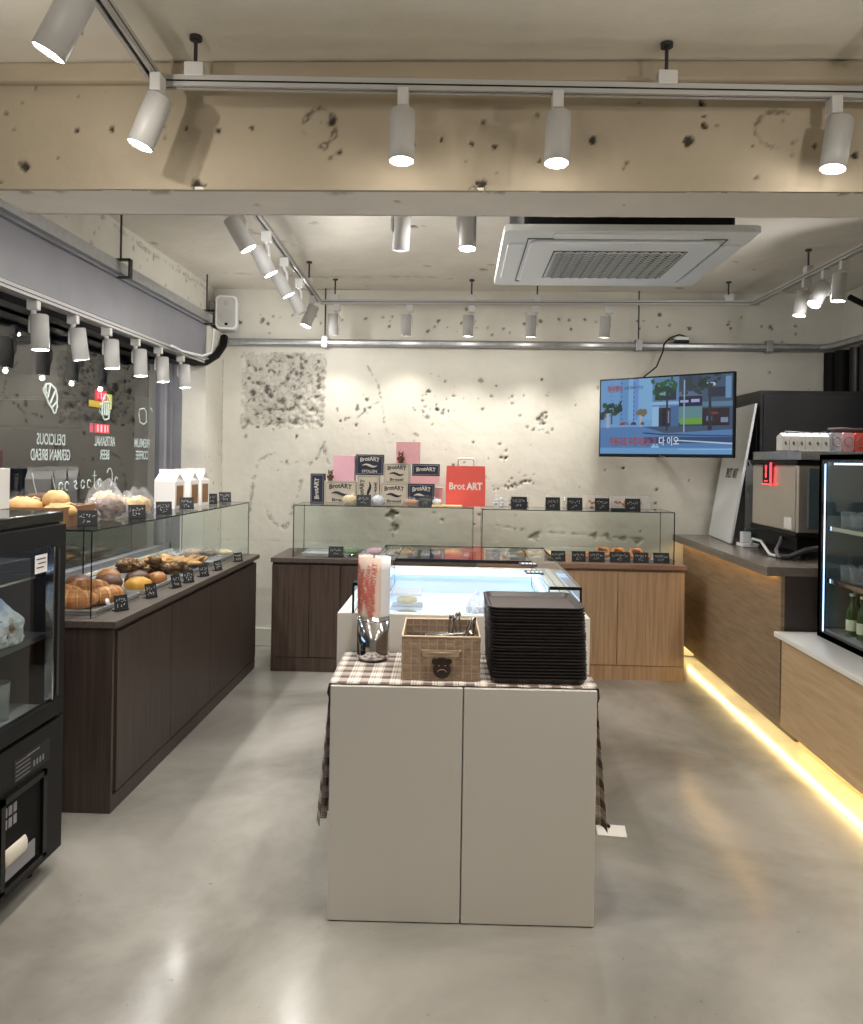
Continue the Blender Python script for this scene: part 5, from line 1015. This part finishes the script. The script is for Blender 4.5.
# right display fridge
t = thing('display_fridge', 'black-framed glass display fridge cut by the right edge', 'fridge', (1.95, 4.36, .63))
f = MB(); f.box(0, .70, -.03, 0, 0, .98).box(0, .70, -2.0, 0, 0, .03).box(0, .70, -2.0, 0, .95, .98).box(.67, .70, -2.0, 0, 0, .98).box(0, .02, -2.0, 0, 0, .03).box(0, .02, -2, 0, .945, .98).box(0, .025, -.032, 0, 0, .98).box(0, .025, -1.3, -1.27, 0, .98); f.build('frame', 'black_metal', t, bevel=.002)
MB().box(.002, .008, -2.0, -.032, .03, .945).build('front_glass', 'clear_glass', t)
MB().box(.012, .017, -.042, -.036, .03, .93).build('light_strip', 'fridge_led', t); MB().box(.05, .06, -1.9, -.06, .925, .935).build('light_strip', 'fridge_led', t)
for z in (.30, .58): MB().box(.04, .66, -1.95, -.04, z, z + .012).build('shelf', 'dark_steel', t, bevel=.002); 
for z in (.30, .58): MB().box(.032, .039, -1.95, -.04, z - .006, z + .016).build('shelf_edge', 'chrome', t)
MB().box(.03, .67, -1.98, -.03, .03, .045).build('inner_floor', 'grey_steel', t); MB().box(.655, .67, -1.98, -.03, .05, .94).box(.03, .655, -.032, -.030, .05, .94).build('added_lining', 'machine_side', t)  # grey lining added to lighten the dark interior
k = 0
for i in range(5):
    for j in range(4):
        w = thing('drinking_glass', 'clear upturned drinking glass in the row %s on the %s shelf of the right fridge' % (('at the glass front', 'second back', 'third back', 'fourth back', 'at the rear')[i], 'upper' if j < 2 else 'middle'), 'glass', (2.03 + i * .10, 4.20 - (j % 2) * .1, .63 + (.592 if j < 2 else .312)), 0, 'glasses in the right fridge') if k == 0 else None
        if k == 0:
            w['label'] = 'clear drinking glass standing with others on a right fridge shelf'; MB().lathe([(0, .004), (.028, .004), (.034, .09), (.036, .09), (.031, 0), (0, 0)], n=20, cap=False).build('glass_body', 'tumbler_glass', w); g0 = w
        else: dup(g0, (2.03 + i * .10, 4.20 - (j % 2) * .1, .63 + (.592 if j < 2 else .312)))
        k += 1
def bottle(x, y, label):
    t = thing('beer_bottle', label, 'bottle', (x, y, .676), 0, 'green bottles in the right fridge')
    MB().lathe([(0, 0), (.028, 0), (.030, .005), (.030, .11), (.026, .135), (.012, .165), (.0115, .20), (.013, .202), (.013, .215), (0, .215)], n=20, cap=False).build('bottle_glass', 'bottle_green', t)
    MB().lathe([(.0304, .03), (.0304, .085)], n=20, cap=False).build('bottle_label', 'bottle_label', t); MB().lathe([(.0142, .205), (.0142, .217), (0, .219)], n=14, cap=False).build('cap', 'bottle_label', t)
bottle(2.03, 4.14, 'green bottle nearest the black frame in the right fridge'); bottle(2.09, 4.22, 'second green bottle in the right fridge'); bottle(2.04, 4.05, 'green bottle nearest the glass in the right fridge'); bottle(2.14, 4.15, 'green bottle farthest back in the right fridge')
tag(MB().box(-.06, .06, -.08, .08, 0, .002).build('price_sheet', 'white_paper', loc=(2.12, 4.10, .944)), 'white sheet lying on the middle shelf of the right fridge', 'paper')
# dark cabinet at the back right
t = thing('tall_cabinet', 'tall dark steel cabinet standing behind the counter at the right', 'cabinet', (2.16, 5.78, .981))
MB().box(0, .76, 0, .60, 0, 1.105).build('cabinet_body', 'dark_steel', t, bevel=.003)
MB().box(.02, .74, -.012, 0, .03, 1.08).build('front_panel', 'dark_steel', t, bevel=.004); MB().box(-.004, 0, .06, .54, .06, 1.02).build('side_panel', 'dark_steel', t, bevel=.006)
MB().box(.70, .715, -.03, -.012, .5, .7).build('handle', 'chrome', t, bevel=.003)
# leaning white board
t = thing('sign_board', 'white lettered board leaning on the dark cabinet behind the television', 'sign board', (1.93, 5.70, .985))
b = MB(); th = .018; A = [Vector((0, 0, 0)), Vector((.06, .68, 0)), Vector((.222, .68, 1.0)), Vector((.162, 0, 1.0))]
b.add(A + [v_ + Vector((th, 0, 0)) for v_ in A], [(0, 3, 2, 1), (4, 5, 6, 7), (0, 1, 5, 4), (1, 2, 6, 5), (2, 3, 7, 6), (3, 0, 4, 7)]); b.build('board', 'white_plastic', t, bevel=.002)
ex = (A[1] - A[0]).normalized() * -1; ey = (A[3] - A[0]).normalized(); en = ex.cross(ey).normalized()
if en.x > 0: en = -en
c0 = A[0] + (A[1] - A[0]) * .42 + ey * .50 + en * .004
Mt = Matrix(((ex.x, ey.x, en.x, c0.x), (ex.y, ey.y, en.y, c0.y), (ex.z, ey.z, en.z, c0.z), (0, 0, 0, 1)))
font('lettering', 'BROT ART', .075, 'print_grey', t, Mt, width=.32); font('lettering', 'BAKERY', .03, 'print_grey', t, Mt @ Matrix.Translation((.25, -.06, 0)), width=.12) if False else None
# coffee machine
t = thing('coffee_machine', 'large stainless coffee machine seen from behind on the counter', 'coffee machine', (2.02, 4.80, .981))
MB().box(0, .34, 0, .72, .16, .575).build('housing', 'brushed_steel', t, bevel=.01)
MB().box(-.008, .0, .02, .70, .17, .56).build('back_panel', 'brushed_steel', t, bevel=.004)
MB().box(-.015, .36, -.02, .735, .57, .60).build('top_deck', 'black_plastic', t, bevel=.006)
MB().box(-.012, .35, -.01, .73, .135, .165).build('lower_band', 'black_plastic', t, bevel=.008)
MB().box(.06, .16, -.012, 0, .19, .55).build('side_panel', 'machine_side', t, bevel=.004); MB().box(.16, .35, -.014, 0, .16, .57).build('side_cover', 'black_plastic', t, bevel=.004)
for x in (.05, .30):
    for y in (.06, .66): MB().lathe([(.03, 0), (.03, .01), (.018, .02), (.018, .14)], (x, y, 0), 14).build('leg', 'black_plastic', t)
MB().box(.02, .34, .04, .70, .05, .13).build('underside', 'black_plastic', t)
MB().box(-.013, -.008, .05, .16, .18, .25).build('sticker', 'white_paper', t)
b = MB(); b.tube([(.0, -.0, .64), (.0, .70, .64)], .004, 6).tube([(.0, 0, .64), (.33, 0, .64)], .004, 6).tube([(.33, 0, .64), (.33, .70, .64)], .004, 6)
for x, y in ((0, 0), (0, .35), (0, .70), (.33, 0), (.16, 0), (.33, .7)): b.tube([(x, y, .60), (x, y, .64)], .004, 6)
b.build('cup_rail', 'chrome', t)
MB().box(-.01, .5, -.06, .70, .601, .655).build('cup_tray', 'galvanised', t, bevel=.004)
t = thing('lit_sign', 'small black sign with red glowing edge on the coffee machine', 'sign', (2.005, 5.20, 1.43))
MB().box(-.012, -.004, -.045, .075, 0, .13).build('sign_plate', 'black_plastic', t); MB().box(-.014, -.003, -.055, -.046, -.008, .135).box(-.014, -.003, -.055, .075, -.009, -.001).build('sign_edge', 'red_led', t)
b = MB(); b.ell((-.0125, .02, .055), (.001, .014, .02), 0, 12, 8); b.ell((-.0125, .02, .088), (.001, .013, .013), 0, 12, 8); b.box(-.0135, -.012, .006, .013, .098, .118).box(-.0135, -.012, .027, .034, .098, .118); b.build('glowing_emblem', 'red_led', t)
b = MB(); b.box(-.0135, -.012, -.01, .05, .012, .018); b.build('sign_caption', 'red_led', t)
# cup packs
for i in range(6):
    x = 2.03 + i * .052 - .0; 
    t = thing('cup_pack', '%s white paper pack from the left in the row on the coffee machine' % words[i], 'cup pack', (1.93 + i * .047, 4.76, 1.637), 0, 'white printed packs on the coffee machine')
    b = MB(); b.add([(-.022, 0, 0), (.022, 0, 0), (.022, .08, 0), (-.022, .08, 0), (-.021, 0, .085), (.021, 0, .085), (.022, .08, .085), (-.022, .08, .085), (-.018, .035, .105), (.018, .035, .105)], [(0, 3, 2, 1), (0, 1, 5, 4), (1, 2, 6, 5), (2, 3, 7, 6), (3, 0, 4, 7), (4, 5, 9, 8), (6, 7, 8, 9), (5, 6, 9), (7, 4, 8)]); b.build('pack_body', 'white_paper', t)
    b = MB(); b.ell((0, -.0005, .045), (.009, .0008, .004), 0, 10, 6); b.ell((0, -.0005, .045), (.003, .0008, .014), 0, 10, 6); b.ell((.004, -.0005, .035), (.006, .0008, .003), 0, 10, 6); b.build('printed_mark', 'print_grey', t)
for i, (x, m_, l) in enumerate(((2.225, 'film_thick', 'clear plastic roll with wire ring beside the white packs'), (2.295, 'pink_box', 'pink plastic roll with wire ring beside the clear one'), (2.365, 'red_paper', 'red plastic roll at the right end of the packs'))):
    t = thing('plastic_roll', l, 'plastic roll', (x, 4.76, 1.637), 0, 'plastic rolls on the coffee machine')
    MB().rbox(-.033, .033, 0, .09, 0, .11, .012, axis='y').build('roll_body', m_, t); MB().tube([(.025 * math.cos(a), -.006, .055 + .028 * math.sin(a)) for a in np.linspace(0, 6.283, 17)], .003, 6).build('wire_ring', 'chrome', t)
tag(MB().tube([(2.20, 4.82, 1.762), (2.28, 4.80, 1.765), (2.36, 4.80, 1.76), (2.43, 4.80, 1.765)], [.014, .018, .016, .012], 8).build('cloth_roll', 'dark_tag'), 'dark rag lying over the plastic rolls', 'cloth')
tag(MB().tube([(1.92, 4.85, 1.70), (1.97, 4.86, 1.755), (2.04, 4.85, 1.75), (2.12, 4.85, 1.745), (2.2, 4.84, 1.75)], .003, 6).build('loose_cord', 'grey_steel'), 'thin grey cord lying over the white packs', 'cord')
# cables and adapter under the machine
t = thing('power_strip', 'white power strip and adapter on the slab by the machine', 'power strip', (2.0, 5.56, .981))
MB().box(-.05, .06, -.06, .07, 0, .025).build('strip_body', 'white_plastic', t, bevel=.004); MB().box(-.03, .03, .0, .06, .026, .10).build('adapter_body', 'white_plastic', t, bevel=.006)
tag(MB().tube([(2.0, 5.48, 1.0), (1.98, 5.40, 1.05), (1.96, 5.2, 1.055), (1.93, 5.05, 1.03), (1.93, 4.97, .995), (1.96, 4.9, .99)], .009, 8).build('white_cable', 'white_plastic'), 'white cable arching out from under the coffee machine', 'cable')
tag(MB().tube([(2.05, 5.1, 1.09), (1.99, 4.96, 1.08), (1.94, 4.9, 1.03), (1.94, 4.87, .995), (2.0, 4.8, .992)], .012, 8).build('grey_hose', 'grey_steel'), 'grey water hose curling below the coffee machine', 'hose')
tag(MB().tube([(2.14, 4.72, 1.07), (2.05, 4.74, 1.05), (1.97, 4.80, 1.0), (1.95, 4.9, .995)], .017, 8).build('drain_hose', 'dark_steel'), 'thick dark drain hose lying on the slab edge', 'hose')
t = thing('mirror_panel', 'narrow clear acrylic panel standing left of the coffee machine', 'panel', (2.0, 5.60, .981)); b = MB(); clear_panel(b, 0, .10, -.0, .006, .12, .60, 'y'); b.build('acrylic_sheet', ['film', 'grey_steel'], t)
b = MB(); b.box(-.002, .102, -.008, .012, 0, .12); b.build('panel_base', 'machine_side', t); MB().box(.01, .02, -.002, 0, .56, .585).box(.045, .055, -.002, 0, .56, .585).box(.08, .09, -.002, 0, .56, .585).build('hook', 'black_metal', t)

# ------------------------------------------------------------------ television
a_tv = math.atan2(5.52 - 6.2, 1.887 - 1.08)
t = thing('television', 'wall television on a swing arm showing a blue street scene', 'television', (1.08, 6.2, 1.593), a_tv)
L = 1.055; Hh = .60
MB().box(0, L, 0, .035, 0, Hh).box(.2, L - .2, .035, .06, .1, Hh - .1).build('casing', 'black_plastic', t, bevel=.004)
SW, SH, ox, oz = L - .024, Hh - .036, .012, .024
tm = {}
def tmat(c):
    k = 'screen_%d_%d_%d' % c
    if k not in MATS: mat(k, (0, 0, 0), .35, emit=.42, ecol=c, spec=.3)
    return k
sc = MB(); ms = []; lay = [0]
def q(pts, c):
    k = tmat(c)
    if k not in ms: ms.append(k)
    lay[0] += 1; y = -.0005 - lay[0] * .000012
    sc.add([(ox + SW * x, y, oz + SH * z) for x, z in pts], [tuple(range(len(pts)))], ms.index(k))
def rc(x0, x1, z0, z1, c): q([(x0, z0), (x1, z0), (x1, z1), (x0, z1)], c)
rc(0, 1, 0, 1, (96, 150, 205)); rc(0, .42, .35, 1, (120, 170, 220)); rc(.0, .16, .40, 1, (112, 162, 215)); rc(.16, .23, .40, 1, (100, 150, 205)); rc(.23, .42, .45, 1, (128, 180, 225)); rc(.27, .31, .45, 1, (108, 150, 215))
for i in range(9): rc(.17, .178, .46 + i * .06, .48 + i * .06, (40, 70, 110)); rc(.27, .276, .44 + i * .06, .475 + i * .06, (40, 60, 110)); rc(.09, .096, .5 + i * .055, .515 + i * .055, (60, 90, 130))
rc(.42, .62, .36, 1, (92, 135, 180)); rc(.44, .6, .70, .86, (30, 45, 70)); rc(.46, .52, .76, .84, (120, 160, 190)); rc(.42, .62, .64, .68, (150, 190, 225)); rc(.47, .6, .36, .60, (40, 40, 60)); rc(.52, .55, .40, .56, (130, 140, 160)); rc(.42, .47, .36, .62, (150, 195, 235)); rc(.56, .62, .36, .62, (70, 110, 160)); rc(.5, .53, .36, .6, (22, 24, 40))
rc(.62, .79, .36, 1, (50, 66, 95)); rc(.62, .79, .61, .74, (20, 26, 60)); rc(.63, .69, .66, .69, (170, 180, 230)); rc(.71, .77, .66, .7, (170, 180, 230)); rc(.62, .79, .40, .61, (96, 140, 150)); rc(.63, .79, .38, .46, (110, 165, 60)); rc(.62, .79, .74, .80, (90, 110, 140)); rc(.66, .72, .82, .98, (40, 54, 80))
rc(.79, 1, .36, 1, (60, 85, 115)); rc(.79, 1, .60, .66, (90, 130, 160)); rc(.79, .98, .36, .58, (42, 28, 40)); rc(.82, .86, .42, .48, (90, 140, 180)); rc(.92, .97, .40, .46, (120, 150, 180)); rc(.84, .9, .5, .53, (130, 50, 50)); rc(.83, .96, .72, .84, (30, 42, 64)); rc(.82, .88, .86, .90, (200, 210, 225)); rc(.95, .99, .7, .97, (110, 150, 190))
rc(0, 1, .0, .36, (88, 132, 188)); q([(.35, .36), (1, .36), (1, .31), (.52, .27)], (66, 88, 116)); q([(.35, .285), (.5, .26), (1, .235), (1, .225), (.5, .245), (.35, .27)], (26, 40, 66)); rc(0, 1, 0, .08, (110, 165, 215)); rc(.36, 1, .14, .22, (50, 74, 120)); q([(.6, .17), (1, .125), (1, .145), (.6, .185)], (190, 215, 235)); q([(.41, .08), (.48, .08), (.46, .13), (.43, .13)], (150, 200, 240)); rc(.62, 1, .055, .07, (150, 195, 230))
def blob(cx, cz, r, c, n_, seed):
    r_ = random.Random(seed)
    for _ in range(n_):
        x, z = cx + r_.uniform(-r, r), cz + r_.uniform(-r, r) * 1.2; s = r_.uniform(.012, .03)
        pts = [(x + s * math.cos(a) * r_.uniform(.5, 1), z + 1.7 * s * math.sin(a) * r_.uniform(.5, 1)) for a in np.linspace(0, 5.6, 7)]
        q([(min(1, max(0, a)), min(1, max(0, b_))) for a, b_ in pts], c)
blob(.09, .60, .07, (44, 84, 56), 16, 1); blob(.11, .63, .06, (28, 60, 50), 12, 2); blob(.03, .52, .03, (60, 60, 60), 6, 8); rc(.09, .10, .40, .55, (60, 60, 60)); rc(.05, .075, .35, .55, (170, 180, 200)); blob(.33, .53, .03, (120, 110, 80), 8, 3); rc(.325, .34, .36, .5, (190, 180, 170)); blob(.51, .88, .09, (40, 90, 40), 20, 4); blob(.5, .8, .08, (30, 66, 40), 14, 5); rc(.525, .54, .30, .8, (40, 50, 60)); blob(.76, .88, .10, (34, 60, 50), 18, 6); blob(.84, .93, .07, (26, 42, 40), 12, 7); q([(.83, .3), (.86, .3), (.85, .85), (.838, .85)], (46, 40, 48)); rc(.655, .665, .28, .95, (150, 175, 200))
for x, w, c in ((.16, .07, (150, 60, 70)), (.25, .05, (60, 60, 80)), (.33, .03, (70, 80, 110)), (.2, .04, (110, 120, 160))): q([(x, .385), (x + w, .385), (x + w * .9, .41), (x + w * .7, .425), (x + w * .3, .425), (x, .40)], c)
o = sc.build('screen', ms, t); o.visible_shadow = True
tm1 = tmat((150, 84, 92)); tm2 = tmat((226, 236, 250)); tm3 = tmat((70, 84, 120))
SM = lambda x, z: FRONT(ox + SW * x, -.004, oz + SH * z)
try:
    font('screen_lettering', '\ub9c8\uc74c\ub300\ub85c \uc6b0\uc815\uc774\uc624\ub294 \uae30', .05, tm1, t, SM(.27, .155), width=SW * .37, bold=.06); font('screen_lettering', '\ub2e4 \uc774\uc624', .05, tm2, t, SM(.55, .16), width=SW * .15, bold=.02)
    font('screen_lettering', '\ub9c8\uc774\uc6e8\uc774', .04, tm1, t, SM(.12, .87), width=SW * .12, bold=.06); font('screen_lettering', '\ub178\ub798 \uc774\uc57c\uae30 \uac00\uc0ac', .02, tm3, t, SM(.27, .88), width=SW * .15, bold=.03)
except Exception as ex_: print('font', ex_)
MB().box(L / 2 - .02, L / 2 + .02, -.003, 0, .004, .012).build('badge', 'chrome', t)
b = MB(); b.box(.42, .62, .06, .075, .15, .45); b.build('mount_plate', 'black_metal', t)
W_ = Matrix.Rotation(-a_tv, 4, 'Z'); wp = W_ @ (Vector((1.42, 6.43, 1.9)) - Vector((1.08, 6.2, 1.593)))
b = MB(); b.tube([(.52, .075, .3), (.40, .17, .3), (wp.x, wp.y - .01, .3)], .018, 8); b.build('swing_arm', 'black_metal', t)
b = MB(); b.box(-.05, .05, -.02, .018, -.12, .12, 0, Matrix.Translation((wp.x, wp.y, .3)) @ W_); b.build('wall_plate', 'black_metal', t)
